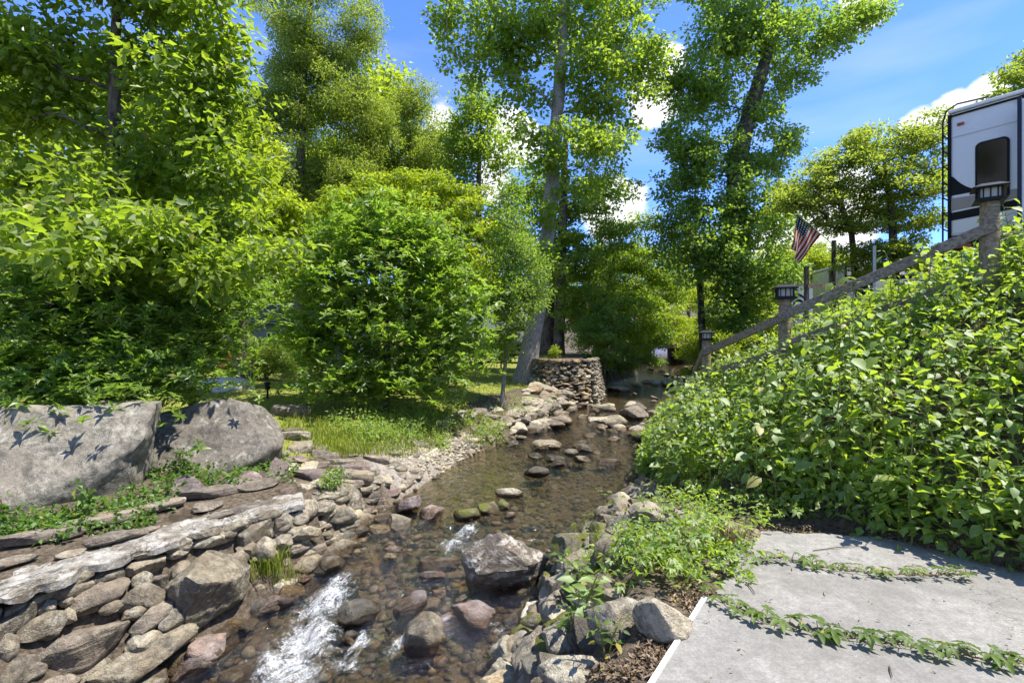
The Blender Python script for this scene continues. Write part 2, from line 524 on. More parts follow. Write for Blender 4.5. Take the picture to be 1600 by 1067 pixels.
def concrete():
    t = NT('concrete')
    p = t.pos()
    a = t.noise(p, 1.7, 5, 0.6)
    b = t.noise(p, 14, 7, 0.7)
    c3 = t.noise(p, 130, 3, 0.7)
    c = t.mix(t.rng(b, 0.33, 0.67), (0.21, 0.20, 0.183), (0.365, 0.352, 0.328))
    c = t.mix(t.rng(a, 0.42, 0.68, 0, 0.7), c, (0.165, 0.16, 0.15))
    c = t.mix(t.rng(c3, 0.54, 0.68, 0, 0.7), c, (0.11, 0.13, 0.126))
    sp = t.n('ShaderNodeTexVoronoi', {'Vector': p, 'Scale': 10.0}).outputs['Distance']
    c = t.mix(t.rng(sp, 0.02, 0.05, 0.8, 0), c, (0.07, 0.06, 0.05))
    st = t.noise(p, 0.9, 7, 0.7, 0.5)
    c = t.mix(t.rng(st, 0.52, 0.66, 0, 0.55), c, (0.13, 0.118, 0.095))
    ck = t.math('ABSOLUTE', t.math('SUBTRACT', t.noise(p, 0.55, 9, 0.6, 0.3), 0.5))
    c = t.mix(t.rng(ck, 0.0, 0.0022, 0.75, 0.0), c, (0.06, 0.055, 0.045))
    gr = t.noise(p, 55, 4, 0.75)
    c = t.mix(t.rng(gr, 0.42, 0.6, 0.35, 0), c, (0.10, 0.095, 0.085))
    h = t.math('ADD', b, t.math('MULTIPLY', c3, 0.6))
    t.principled(c, 0.85, t.bump(h, 0.35, 0.008), spec=0.25)
    return t.mat


def cement():
    t = NT('whitewashed mortar')
    p = t.pos()
    b = t.noise(p, 9, 7, 0.7)
    c3 = t.noise(p, 60, 4, 0.7)
    c = t.mix(t.rng(b, 0.34, 0.60), (0.14, 0.125, 0.10), (0.50, 0.475, 0.43))
    c = t.mix(t.rng(t.noise(p, 3.3, 6, 0.7), 0.50, 0.60, 0, 0.9), c, (0.17, 0.145, 0.11))
    c = t.mix(t.rng(c3, 0.52, 0.66, 0, 0.6), c, (0.15, 0.14, 0.115))
    ck = t.math('ABSOLUTE', t.math('SUBTRACT', t.noise(p, 1.9, 8, 0.62, 0.6), 0.5))
    c = t.mix(t.rng(ck, 0.0, 0.012, 0.9, 0.0), c, (0.045, 0.038, 0.028))
    t.principled(c, 0.9, t.bump(t.math('ADD', b, t.math('MULTIPLY', c3, .5)), 0.9, 0.04), spec=0.2)
    return t.mat


M['concrete'] = concrete()
M['cement'] = cement()


def ground_mat():
    t = NT('ground')
    p = t.pos()
    n1 = t.noise(p, 2.2, 6, 0.6)
    n2 = t.noise(p, 22, 6, 0.68)
    n3 = t.noise(p, 90, 3, 0.6)
    soil = t.mix(t.rng(n2, 0.35, 0.65), (0.045, 0.036, 0.026), (0.165, 0.13, 0.095))
    lawn = t.mix(t.rng(n2, 0.33, 0.67), (0.12, 0.15, 0.025), (0.27, 0.28, 0.06))
    lawn = t.mix(t.rng(n1, 0.52, 0.72, 0, 0.6), lawn, (0.21, 0.165, 0.085))
    bed = t.mix(t.rng(n2, 0.36, 0.62), (0.05, 0.04, 0.027), (0.24, 0.185, 0.115))
    vor = t.n('ShaderNodeTexVoronoi', {'Vector': p, 'Scale': 11.0, 'Randomness': 1.0})
    bed = t.mix(0.3, bed, t.mix(vor.outputs['Color'], (0.07, 0.058, 0.04), (0.28, 0.22, 0.14)))
    gravel = t.mix(t.n('ShaderNodeTexVoronoi', {'Vector': p, 'Scale': 30.0}).outputs['Color'], (0.16, 0.14, 0.12), (0.42, 0.38, 0.33))
    wl_ = t.n('ShaderNodeAttribute', attribute_name='w_lawn').outputs['Fac']
    wb = t.n('ShaderNodeAttribute', attribute_name='w_bed').outputs['Fac']
    wg = t.n('ShaderNodeAttribute', attribute_name='w_gravel').outputs['Fac']
    c = t.mix(t.rng(t.math('ADD', wl_, t.math('MULTIPLY', t.math('SUBTRACT', n1, 0.5), 0.9)), 0.4, 0.6), soil, lawn)
    c = t.mix(wg, c, gravel)
    c = t.mix(wb, c, bed)
    h = t.math('ADD', n2, t.math('MULTIPLY', n3, 0.5))
    t.principled(c, 0.92, t.bump(h, 0.8, 0.03), spec=0.15)
    return t.mat


M['ground'] = ground_mat()


def water_mat():
    t = NT('stream water')
    uv = t.n('ShaderNodeUVMap', uv_map='flow').outputs[0]
    p = t.pos()
    foam = t.n('ShaderNodeAttribute', attribute_name='foam').outputs['Fac']
    # ripples, drawn out along the flow
    r1 = t.noise(t.vec(uv, (3.2, 1.7, 1)), 2.4, 5, 0.6, 0.6)
    r2 = t.noise(t.vec(uv, (9, 6, 1)), 2.2, 4, 0.6, 0.4)
    r3 = t.noise(t.vec(uv, (24, 20, 1)), 2.0, 3, 0.6)
    h = t.math('ADD', t.math('ADD', t.math('MULTIPLY', r1, 0.6), t.math('MULTIPLY', r2, 0.35)), t.math('MULTIPLY', r3, 0.14))
    bn = t.bump(h, t.rng(foam, 0, 0.6, 0.62, 1.0), 0.11)
    gl = t.n('ShaderNodeBsdfGlossy', {'Color': (1, 1, 1), 'Roughness': 0.04, 'Normal': bn})
    tp = t.n('ShaderNodeBsdfTransparent', {'Color': (0.68, 0.62, 0.47)})
    fr = t.n('ShaderNodeFresnel', {'IOR': 1.33, 'Normal': bn})
    w = t.n('ShaderNodeMixShader', {0: t.math('MINIMUM', t.math('MULTIPLY_ADD', fr.outputs[0], 1.7, 0.03), 1.0), 1: tp.outputs[0], 2: gl.outputs[0]})
    # white water: streaks of bubbles carried along
    s1 = t.noise(t.vec(uv, (8, 4.6, 1)), 2.0, 7, 0.76, 0.5)
    s2 = t.noise(t.vec(uv, (30, 25, 1)), 2.0, 5, 0.75)
    s = t.math('ADD', t.math('MULTIPLY', s1, 0.55), t.math('MULTIPLY', s2, 0.45))
    thr = t.rng(foam, 0.0, 1.0, 0.72, 0.415)
    fm = t.rng(t.math('SUBTRACT', s, thr), 0.0, 0.2, 0, 0.9)
    fb = t.n('ShaderNodeBsdfDiffuse', {'Color': (0.80, 0.83, 0.86), 'Normal': t.bump(s, 0.8, 0.06)})
    m = t.n('ShaderNodeMixShader', {0: fm, 1: w.outputs[0], 2: fb.outputs[0]})
    t.t.links.new(m.outputs[0], t.out.inputs['Surface'])
    return t.mat


M['water'] = water_mat()

# ------------------------------------------------------------------ terrain
YS = [-30, -6, 0, 3.0, 4.06, 4.92, 5.57, 6.4, 7.9, 9.5, 11.9, 14.3, 17.5, 21.5, 26, 32, 60, 300]
LS = [-14, -6.2, -4.2, -3.05, -2.86, -2.45, -2.1, -1.9, -1.4, -1.0, .15, 1.1, 2.7, 3.6, 6.3, 8.6, 18, 90]
RS = [-11, -3.4, -1.5, -.35, -.1, .3, .5, 1.06, 1.9, 2.4, 3.2, 4.2, 5.8, 7.3, 9.3, 11.4, 21, 94]
WS = [-2.2, -1.5, -1.3, -1.19, -1.15, -1.03, -.88, -.76, -.73, -.71, -.67, -.58, -.41, -.27, -.14, .5, 1.2, 4]
TY = [-30, 0, 2, 3.0, 3.4, 4.0, 4.3, 4.6, 5.0, 5.5, 6.4, 7.9, 9.5, 11.9, 14.3, 17.5, 21.5, 26, 32, 60, 300]
TX = [5.2, 5.0, 4.9, 4.25, 3.6, 3.1, 2.95, 2.65, 2.4, 2.2, 2.0, 2.3, 2.78, 3.5, 4.4, 5.9, 7.4, 9.4, 11.5, 21.1, 94.1]
TZ = [-.06, -.06, -.06, -.06, -.06, -.06, -.05, -.06, -.1, -.2, -.42, -.65, -.66, -.62, -.53, -.36, -.22, -.09, .55, 1.25, 4.1]
SY = [-30, -6, 3, 4, 5.2, 6.7, 9, 10.5, 13, 17, 21.5, 26, 32, 60, 300]
SX = [8, 7.4, 6.4, 5.7, 5.0, 3.9, 3.75, 4.1, 5.2, 7.5, 9.6, 11.6, 13.8, 24, 97]
SZ = [2.2, 2.2, 2.2, 2.2, 2.1, 1.2, .65, .1, .15, .3, .4, .5, .9, 2, 5]
PATIO = [(-0.98, 0.02), (1.21, 3.1), (1.50, 3.40), (1.78, 4.02), (2.15, 4.22), (2.95, 4.10), (3.45, 3.72), (3.75, 3.28), (4.5, 2.6), (4.9, 1.2), (4.9, 0.02)]


def sstep(a, b, x):
    t = np.clip((x - a) / (b - a), 0, 1)
    return t * t * (3 - 2 * t)


def waterz(y): return np.interp(y, YS, WS)


def wob(x, y):
    return (np.sin(3.1 * x + 1.7 * y) + np.sin(-2.3 * x + 4.1 * y + 1.3) + np.sin(6.7 * x + 5.2 * y + .4) * .5) * 0.33


def G(x, y):
    x, y = np.asarray(x, float), np.asarray(y, float)
    x, y = np.broadcast_arrays(x, y)
    Lx, Rx, wz = np.interp(y, YS, LS), np.interp(y, YS, RS), np.interp(y, YS, WS)
    u = np.clip((x - Lx) / (Rx - Lx), 0, 1)
    bed = wz - 0.10 - 0.10 * np.sin(PI * u) + 0.035 * wob(2 * x, 2 * y)
    dl, dr = Lx - x, x - Rx
    dlw = np.interp(y, [-6, 3.6, 4.6, 5.7, 7], [1, .8, .58, .3, .3])
    face = wz - .1 + (-.27 - (wz - .1)) * np.clip(dl / dlw, 0, 1)
    near = np.where(dl < dlw, face, np.interp(dl - dlw, [0, .08, .8, 2.2, 6, 40], [-.27, -.2, -.12, .0, .22, .4]))
    mid = np.interp(dl, [0, .3, 1.0, 2.2, 4.2, 8, 40], [-.7, -.5, -.34, -.08, .1, .25, .4])
    mid = np.where(dl < .3, wz - .1 + (-.5 - wz + .1) * dl / .3, mid)
    far = np.interp(dl, [0, .3, 1.0, 2.8, 8, 40], [-.4, -.2, .05, .26, .32, .45])
    far = np.where(dl < .3, wz - .1 + (-.2 - wz + .1) * dl / .3, far)
    a, b = 1 - sstep(6.2, 7.6, y), sstep(11, 14, y)
    left = near * a + far * b + mid * np.clip(1 - a - b, 0, 1)
    terr = sstep(0.75, 0.95, x) * sstep(16.55, 16.7, y - 0.35 * np.clip(x - 2.2, 0, 9)) * (1 - sstep(27, 30, y)) * sstep(.12, .3, dl)
    left = left + (0.98 - left) * terr
    left = left + 0.035 * wob(x, y) * sstep(0.2, 1, dl)
    T, zT, S, zS = np.interp(y, TY, TX), np.interp(y, TY, TZ), np.interp(y, SY, SX), np.interp(y, SY, SZ)
    t1 = np.clip(dr / np.maximum(np.minimum(.75 * (T - Rx), 1.1), .02), 0, 1)
    r1 = wz - .1 + (zT - wz + .1) * (t1 ** .75)
    r2 = zT + (zS - zT) * np.clip((x - T) / np.maximum(S - T, .1), 0, 1) ** .9
    top = np.interp(y, [-6, 11, 20, 32, 300], [2.55, 2.55, 1.9, 1.6, 6])
    r3 = zS + np.minimum(np.maximum(.55 * (x - S), 0), np.maximum(top - zS, 0))
    right = np.where(x < T, r1, np.where(x < S, r2, r3))
    right = right + 0.05 * wob(x, y) * sstep(0.1, .6, x - T)
    z = np.where(dl > 0, left, np.where(dr > 0, right, bed))
    dist = np.hypot(x, y)
    return z + 34 * sstep(55, 320, dist)


def g(x, y): return float(G(x, y))


def hit(px, py, water=True):
    """where the line of sight through a pixel of the photograph meets the ground or the stream"""
    ds = np.concatenate([np.arange(1.5, 14, .01), np.arange(14, 70, .04)])
    x, z = (px - 800) / FPX * ds, CAM_Z - (py - 533) / FPX * ds
    gz = G(x, ds)
    if water: gz = np.maximum(gz, waterz(ds) - 0.02)
    i = int(np.argmax(z < gz)) if np.any(z < gz) else len(ds) - 1
    return Vector((x[i], ds[i], gz[i]))


def axis(dense, lo, hi, far_lo, far_hi):
    core = np.arange(lo, hi, dense)
    out, s, p = [], dense, hi
    while p < far_hi:
        out.append(p); s *= 1.14; p += s
    out.append(far_hi)
    pre, s, p = [], dense, lo - dense
    while p > far_lo:
        pre.append(p); s *= 1.14; p -= s
    pre.append(far_lo)
    return np.concatenate([pre[::-1], core, out])


gx = axis(.09, -8, 8, -420, 420)
gy = axis(.09, 0, 14, -60, 520)
GX, GY = np.meshgrid(gx, gy)
GZ = G(GX, GY)
V = np.stack([GX.ravel(), GY.ravel(), GZ.ravel()], 1)
nx, ny = len(gx), len(gy)
ii = (np.arange(ny - 1)[:, None] * nx + np.arange(nx - 1)[None, :]).ravel()
F = np.stack([ii, ii + 1, ii + nx + 1, ii + nx], 1)
me = np_mesh('ground', V, F, M['ground'], smooth=True)
xx, yy = GX.ravel(), GY.ravel()
dl, dr = np.interp(yy, YS, LS) - xx, xx - np.interp(yy, YS, RS)
w_bed = np.where((dl < 0) & (dr < 0), 1.0, 1 - sstep(0.0, .18, np.maximum(dl, dr)))
a = 1 - sstep(6.2, 7.6, yy)
w_lawn = np.where(dl > 0, sstep(1.0, 2.2, dl) * (1 - a) + sstep(3.2, 4.5, dl) * a, np.where(xx > np.interp(yy, SY, SX) + 4, .45, 0.1))
w_lawn = np.where((dl > 0) & (xx > .7) & (yy > 16.3), .25, w_lawn)
w_grav = sstep(.35, .1, np.hypot((xx + 1.5) / 1.9, (yy - 8.6) / 2.4) - .3) * (dl > -.25) * .9
for nme, arr in (('w_bed', w_bed), ('w_lawn', w_lawn), ('w_gravel', w_grav)):
    at = me.attributes.new(nme, 'FLOAT', 'POINT')
    at.data.foreach_set('value', arr.astype(np.float32))
tag(link('ground', me), kind='structure')

# ------------------------------------------------------------------ stream water
FOAM = [  # pixel of the photograph, half width, half length along the flow, strength
    (508, 945, .28, .44, 1.1), (482, 1000, .4, .38, 1.1), (450, 1050, .5, .36, 1.05), (530, 915, .22, .26, .95),
    (560, 1008, .2, .26, .95), (540, 1040, .26, .24, .8), (626, 1012, .12, .3, .9), (622, 980, .07, .2, .6),
    (726, 836, .2, .32, 1.0), (705, 858, .26, .26, .9), (670, 875, .2, .22, .6), (640, 888, .2, .2, .42), (612, 905, .2, .2, .35),
    (660, 818, .09, .16, .7), (775, 985, .2, .16, .7), (760, 1010, .22, .2, .5), (705, 995, .06, .2, .6), (700, 1035, .2, .2, .45),
    (800, 945, .1, .12, .5), (560, 940, .1, .1, .5), (510, 985, .1, .25, .7),
    (1010, 570, .8, .6, .55), (1040, 556, 1.0, .5, .5), (900, 668, .5, .3, .3), (965, 645, .6, .3, .3)]
rows = np.concatenate([np.arange(-30, 2.5, .6), np.arange(2.5, 9, .035), np.arange(9, 14, .09), np.arange(14, 34, .3), [60, 300]])
nc = 100
uu = np.linspace(0, 1, nc)
L_, R_ = np.interp(rows, YS, LS) - .5, np.interp(rows, YS, RS) + .5
WX = L_[:, None] + (R_ - L_)[:, None] * uu[None, :]
WY = np.repeat(rows[:, None], nc, 1)
foam = np.zeros_like(WX)
for px, py, rw, rl, s in FOAM:
    h = hit(px, py)
    y0, y1 = h.y - .4, h.y + .4
    fx = np.interp(y1, YS, LS) + np.interp(y1, YS, RS) - np.interp(y0, YS, LS) - np.interp(y0, YS, RS)
    d = Vector((fx / 2 + .15, y1 - y0)).normalized()
    a = (WX - h.x) * d.x + (WY - h.y) * d.y
    b = (WX - h.x) * -d.y + (WY - h.y) * d.x
    foam = np.maximum(foam, s * np.exp(-((a / rl) ** 2 + (b / rw) ** 2)))
WZ = waterz(WY)
chop = np.zeros_like(WX)
sel = np.argwhere((WY > 2.5) & (WY < 9))
for i, j in sel[::1]:
    chop[i, j] = noise.noise((WX[i, j] * 5.5, WY[i, j] * 2.6, 0.3)) + .5 * noise.noise((WX[i, j] * 13, WY[i, j] * 7, 3.3))
WZ = WZ + chop * (0.014 + 0.09 * foam) + 0.02 * foam
nr = len(rows)
ii = (np.arange(nr - 1)[:, None] * nc + np.arange(nc - 1)[None, :]).ravel()
F = np.stack([ii, ii + 1, ii + nc + 1, ii + nc], 1)
me = np_mesh('stream', np.stack([WX.ravel(), WY.ravel(), WZ.ravel()], 1), F, M['water'], smooth=True)
at = me.attributes.new('foam', 'FLOAT', 'POINT')
at.data.foreach_set('value', foam.ravel().astype(np.float32))
uvl = me.uv_layers.new(name='flow')
mid_ = (np.interp(rows, YS, LS) + np.interp(rows, YS, RS)) / 2
arc = np.concatenate([[0], np.cumsum(np.hypot(np.diff(mid_), np.diff(rows)))])
UX = (WX - mid_[:, None]) * 1.0
uvv = np.stack([UX.ravel(), np.repeat(arc[:, None], nc, 1).ravel()], 1)
uvl.data.foreach_set('uv', uvv[F.ravel()].astype(np.float32).ravel())
tag(link('stream_water', me), kind='structure')


# ------------------------------------------------------------------ stones
def ico(sub):
    bm = bmesh.new()
    bmesh.ops.create_icosphere(bm, subdivisions=sub, radius=1.0)
    v = np.array([x.co[:] for x in bm.verts])
    f = np.array([[q.index for q in x.verts] for x in bm.faces])
    bm.free()
    return v, f


ICO = {s: ico(s) for s in (1, 2, 3, 4, 5)}


def rock_mesh(name, seed, sub=3, cuts=9, lo=.55, hi=.9, rough=.06, mat=None, soft=.92, fine=0.0, squash=None):
    """a stone of unit size: a ball hewn by planes, then roughened"""
    r = np.random.default_rng(seed)
    p, f = ICO[sub]
    p = p.copy()
    for _ in range(cuts):
        n = r.normal(size=3); n /= np.linalg.norm(n)
        d = r.uniform(lo, hi)
        o = np.maximum(p @ n - d, 0)
        p -= np.outer(o, n) * soft
    if squash:
        for n, d in squash:
            n = np.array(n, float); n /= np.linalg.norm(n)
            o = np.maximum(p @ n - d, 0)
            p -= np.outer(o, n) * .97
    nn = p / np.linalg.norm(p, axis=1)[:, None]
    disp = np.array([noise.noise(Vector(q) * 1.7 + Vector((seed * 3.1, 0, 0))) for q in p]) * rough
    disp += np.array([noise.noise(Vector(q) * 4.5 + Vector((0, seed * 1.7, 0))) for q in p]) * rough * .45
    if fine:
        disp += np.array([1 - abs(noise.noise(Vector(q) * 6.5 + Vector((0, seed * 1.7, 9)))) * 2 for q in p]) * fine
        disp += np.array([noise.noise(Vector(q) * 15 + Vector((4, seed, 9))) for q in p]) * fine * .5
    p = p + nn * disp[:, None]
    lo_, hi_ = p.min(0), p.max(0)
    p = (p - (lo_ + hi_) / 2) / (hi_ - lo_)
    me = np_mesh(name, p, f, mat, smooth=True)
    me.set_sharp_from_angle(angle=R(40))
    return me


_cache = {}


def proto(kind, matname, k):
    key = (kind, matname, k)
    if key not in _cache:
        spec = {'cobble': dict(sub=4, cuts=8, lo=.62, hi=.9, rough=.09, fine=.012),
                'block': dict(sub=4, cuts=11, lo=.5, hi=.82, rough=.08, fine=.03),
                'slab': dict(sub=4, cuts=10, lo=.5, hi=.85, rough=.07, fine=.025, squash=[((0, 0, 1), .42), ((0, 0, -1), .42)]),
                'wall': dict(sub=4, cuts=9, lo=.55, hi=.86, rough=.09, fine=.022),
                'tiny': dict(sub=2, cuts=6, lo=.6, hi=.9, rough=.08)}[kind]
        seed = 100 + k * 7 + {'cobble': 0, 'block': 1, 'slab': 2, 'wall': 3, 'tiny': 4}[kind] * 1000
        base = (kind, None, k)
        if base not in _cache:
            _cache[base] = rock_mesh('stone', seed, **spec)
        me = _cache[base].copy()
        me.materials.clear()
        me.materials.append(M[matname])
        _cache[key] = me
    return _cache[key]


def stone(name, kind, mat, center, size, rot=(0, 0, 0), basis=None, parent=None, wet=None, k=None, label=None, cat=None, group=None, mesh=None):
    o = link(name, mesh or proto(kind, mat, random.randrange(7) if k is None else k), parent)
    B = basis if basis is not None else Euler(rot).to_matrix()
    o.matrix_basis = Matrix.Translation(center) @ B.to_4x4() @ Matrix.Diagonal((*size, 1))
    o['wet_z'] = -100.0 if wet is None else wet
    return tag(o, label, cat, group)


def rock_px(cx, by, w, h, mat='rock', kind='block', k=.55, rz=0.0, tilt=(0, 0), sink=.22, name='rock', label=None, cat='rock', group=None, wet=True, mesh=None, parent=None, var=None, lift=0.0):
    """a stone whose near foot meets ground or water at pixel (cx, by), w by h pixels large in the photograph"""
    p = hit(cx, by)
    d = p.y
    ln = w * d / FPX
    hz = k * ln
    H = max(.35, CAM_Z - p.z)
    rem = h - hz * (1 - sink) * FPX / d * .92
    dep = min(max(rem * d * d / (FPX * H), .42 * ln), 1.5 * ln)
    c = Vector((p.x + (p.x / d) * dep * .5, d + dep * .5, p.z + hz * (.5 - sink) + lift))
    c.x = (cx - 800) / FPX * c.y
    wz = float(waterz(c.y))
    return stone(name, kind, mat, c, (ln * 1.03, dep * 1.03, hz), (R(tilt[0]), R(tilt[1]), R(rz)), None, parent,
                 (wz + .05) if wet else None, var, label, cat, group, mesh)


def plane_stone(x0, y0, x1, y1, th, P0, N, **kw):
    """a stone lying in a wall face: the ends of its long axis and its thickness in pixels"""
    pts = []
    for px, py in ((x0, y0), (x1, y1)):
        ray = Vector(((px - 800) / FPX, 1, -(py - 533) / FPX))
        o = Vector((0, 0, CAM_Z))
        t = (P0 - o).dot(N) / ray.dot(N)
        pts.append(o + ray * t)
    u = pts[1] - pts[0]
    ln = u.length
    u.normalize()
    v = N.cross(u).normalized()
    n = u.cross(v)
    c = (pts[0] + pts[1]) / 2
    d = c.y
    t = th * d / FPX * kw.pop('thk', 1.12)
    dp = kw.pop('depth', None) or max(t * 1.1, ln * .5)
    out = kw.pop('out', .28)
    B = Matrix((u, v, n)).transposed()
    wz = float(waterz(d))
    return stone(center=c - n * dp * (.5 - out), size=(ln * 1.05, t, dp), basis=B, wet=wz + .06, **kw)


# --- left retaining wall of the near bank
wall = thing('stone_wall', (-2.9, 4.5, -0.9), 'dry laid rubble retaining wall at the lower left with whitewashed mortar along its top', 'stone wall')
WOFF = -Vector(wall.location)
PA, PB, PC = Vector((-3.7, 3.63, -.2)), Vector((-2.3, 5.72, -.2)), Vector((-2.6, 4.22, -1.1))
WN = (PB - PA).cross(PC - PA).normalized()
if WN.z < 0: WN = -WN
WALL = [(-30, 1000, 68, 938, 36), (25, 998, 109, 957, 34), (60, 952, 90, 942, 20), (90, 942, 118, 935, 14), (72, 934, 152, 910, 20),
        (88, 910, 142, 900, 20), (144, 905, 198, 889, 22), (110, 955, 206, 903, 34), (206, 910, 240, 900, 24), (198, 892, 262, 870, 24),
        (262, 868, 298, 853, 17), (155, 953, 196, 943, 17), (184, 938, 264, 925, 38), (194, 955, 232, 952, 20), (210, 992, 272, 936, 28),
        (68, 1050, 206, 972, 66), (-15, 1020, 32, 1005, 40), (-20, 1078, 72, 1022, 44), (145, 1072, 308, 985, 54), (250, 985, 292, 950, 30),
        (85, 1070, 128, 1062, 24), (372, 840, 430, 815, 38), (430, 822, 455, 808, 28), (306, 846, 335, 832, 24), (372, 862, 403, 850, 28),
        (405, 868, 432, 845, 34), (258, 862, 302, 850, 15), (300, 850, 375, 828, 20), (335, 838, 372, 822, 26), (30, 1055, 75, 1040, 22),
        (-60, 985, -10, 960, 30), (-70, 1030, -20, 1010, 40), (-60, 1080, 0, 1075, 40), (96, 965, 120, 955, 22), (0, 972, 40, 960, 20),
        (60, 990, 100, 975, 24), (240, 915, 266, 898, 24), (270, 900, 300, 880, 26), (200, 1010, 260, 990, 30), (130, 1085, 200, 1075, 30),
        (-40, 972, 4, 956, 16), (4, 956, 48, 940, 16), (48, 938, 92, 922, 15), (100, 916, 148, 894, 13), (150, 891, 200, 873, 13), (204, 872, 254, 858, 13), (258, 857, 300, 846, 15),
        (300, 843, 345, 830, 15), (345, 829, 395, 815, 15), (395, 813, 440, 801, 15),
        (456, 812, 482, 800, 26), (452, 836, 480, 822, 20), (430, 848, 462, 838, 20), (360, 880, 392, 866, 24), (455, 838, 500, 828, 16)]
for i, (x0, y0, x1, y1, th) in enumerate(WALL):
    lip_stone = th in (13, 15, 16) and i >= len(WALL) - 16
    o = plane_stone(x0, y0, x1, y1, th, PA, WN, name='stone', kind='wall' if i % 3 else 'block', mat=random.choice(['rock', 'rock', 'rock', 'rock_slab', 'rock_light']), parent=wall, k=i % 7, out=.55 if lip_stone else .28)
    o.matrix_basis = Matrix.Translation(WOFF) @ o.matrix_basis
for i in range(260):
    y = random.uniform(2.0, 6.5)
    dlw = float(np.interp(y, [-6, 3.6, 4.6, 5.7, 7], [1, .8, .58, .3, .3]))
    q = random.random() if i < 195 else random.uniform(.86, 1.04)
    x = float(np.interp(y, YS, LS)) - dlw * q + .02
    lip = i >= 195
    s = random.uniform(.16, .3) if lip else random.uniform(.12, .30)
    c = Vector((x, y, g(x, y))) + Vector((.7, -.35, .45)) * .03
    ppx = 800 + FPX * c.x / c.y
    if lip and -60 < ppx < 400: continue
    if not lip and -60 < ppx < 400: c -= Vector((.7, -.35, .45)) * .11
    o = stone('stone', 'slab' if lip else random.choice(['wall', 'wall', 'block']), random.choice(['rock', 'rock', 'rock_slab', 'rock_light', 'rock_river' if q < .3 else 'rock']), c + WOFF,
              (s * 1.35, s * .8, s * (.3 if lip else .62)), (R(random.uniform(2, 14) if lip else random.uniform(15, 50)), R(random.uniform(-8, 8)), R(60 + random.uniform(-20, 20))), parent=wall, wet=float(waterz(y)) + .06)
# dark packed core behind the face stones
core = MB()
cpts = []
for t in np.linspace(-1.2, 1.02, 26):
    top = PA.lerp(PB, t) if t >= 0 else PA + (PB - PA) * t
    n2 = Vector((WN.x, WN.y, 0)).normalized()
    wz = float(waterz(top.y))
    lowd = (top.z - wz + .15)
    cpts.append((top - n2 * .07 + WOFF, top - n2 * .07 + Vector((WN.x * lowd / max(.4, WN.z) * .35, WN.y * lowd / max(.4, WN.z) * .35, -lowd)) + WOFF))
vs, fs = [], []
for a_, b_ in cpts: vs += [a_, b_]
for i in range(len(cpts) - 1): fs.append((2 * i, 2 * i + 1, 2 * i + 3, 2 * i + 2))
core.add(vs, fs)
core.build('backfill', M['ground'], wall)

# whitewashed mortar capping: an uneven strip with a ragged lip, given depth
def strip_mesh(front, back, z_of, thick, n=150, m=12, amp=.03, seed=1):
    def on(px, py):
        d = (CAM_Z + .16) / ((py - 533) / FPX)
        return W(px, py, d)
    fr = [on(px, py) for px, py in front]
    bk = [on(px, py) for px, py in back]
    def samp(pl, t):
        s = t * (len(pl) - 1)
        i = min(int(s), len(pl) - 2)
        return pl[i].lerp(pl[i + 1], s - i)
    vs, fs = [], []
    for i in range(n):
        t = i / (n - 1)
        A, B = samp(fr, t), samp(bk, t)
        A = A + (B - A) * (.10 + .34 * noise.noise((t * 9, seed, 0)) + .13 * noise.noise((t * 22, seed, 3)))
        B = B + (A - B) * (.3 * noise.noise((t * 8, seed + 5, 0)) + .14 * noise.noise((t * 20, seed, 9)))
        for j in range(m):
            s = j / (m - 1)
            p = A.lerp(B, s)
            e = min(1, min(s, 1 - s) * 6)
            p.z = z_of(p) + thick * (.25 + .75 * e) + amp * noise.noise((p.x * 5, p.y * 5, seed)) + amp * .5 * noise.noise((p.x * 16, p.y * 16, seed))
            vs.append(p)
        p = A.copy(); p.z = z_of(A) - .05 - .03 * noise.noise((p.x * 6, p.y * 6, 2)); vs.append(p)
    w_ = m + 1
    for i in range(n - 1):
        for j in range(m - 1):
            a_ = i * w_ + j
            fs.append((a_, a_ + 1, a_ + w_ + 1, a_ + w_))
        fs.append((i * w_ + m, i * w_, (i + 1) * w_, (i + 1) * w_ + m))
    return vs, fs


cap = MB()
zc = lambda p: -.2
vs, fs = strip_mesh([(-420, 1110), (-220, 1020), (-60, 965), (0, 932), (75, 910), (150, 878), (260, 850), (330, 820), (400, 803), (478, 785)],
                    [(-420, 1030), (-220, 962), (-60, 915), (0, 888), (75, 862), (150, 838), (250, 812), (318, 800), (392, 780), (470, 762)], zc, .025)
cap.add([Vector(p) + WOFF for p in vs], fs)
o = cap.build('mortar_cap', M['cement'], wall, smooth=True)
ledge = MB()
vs, fs = strip_mesh([(-420, 1045), (-220, 975), (-60, 925), (0, 896), (75, 870), (150, 845), (250, 818), (318, 804), (392, 786), (480, 766)],
                    [(-420, 990), (-220, 925), (-60, 885), (0, 866), (75, 842), (150, 820), (250, 796), (318, 782), (392, 768), (470, 752)], lambda p: -.185, .02, seed=4)
ledge.add([Vector(p) + WOFF for p in vs], fs)
ledge.build('ledge', M['rock_slab'], wall, smooth=True)
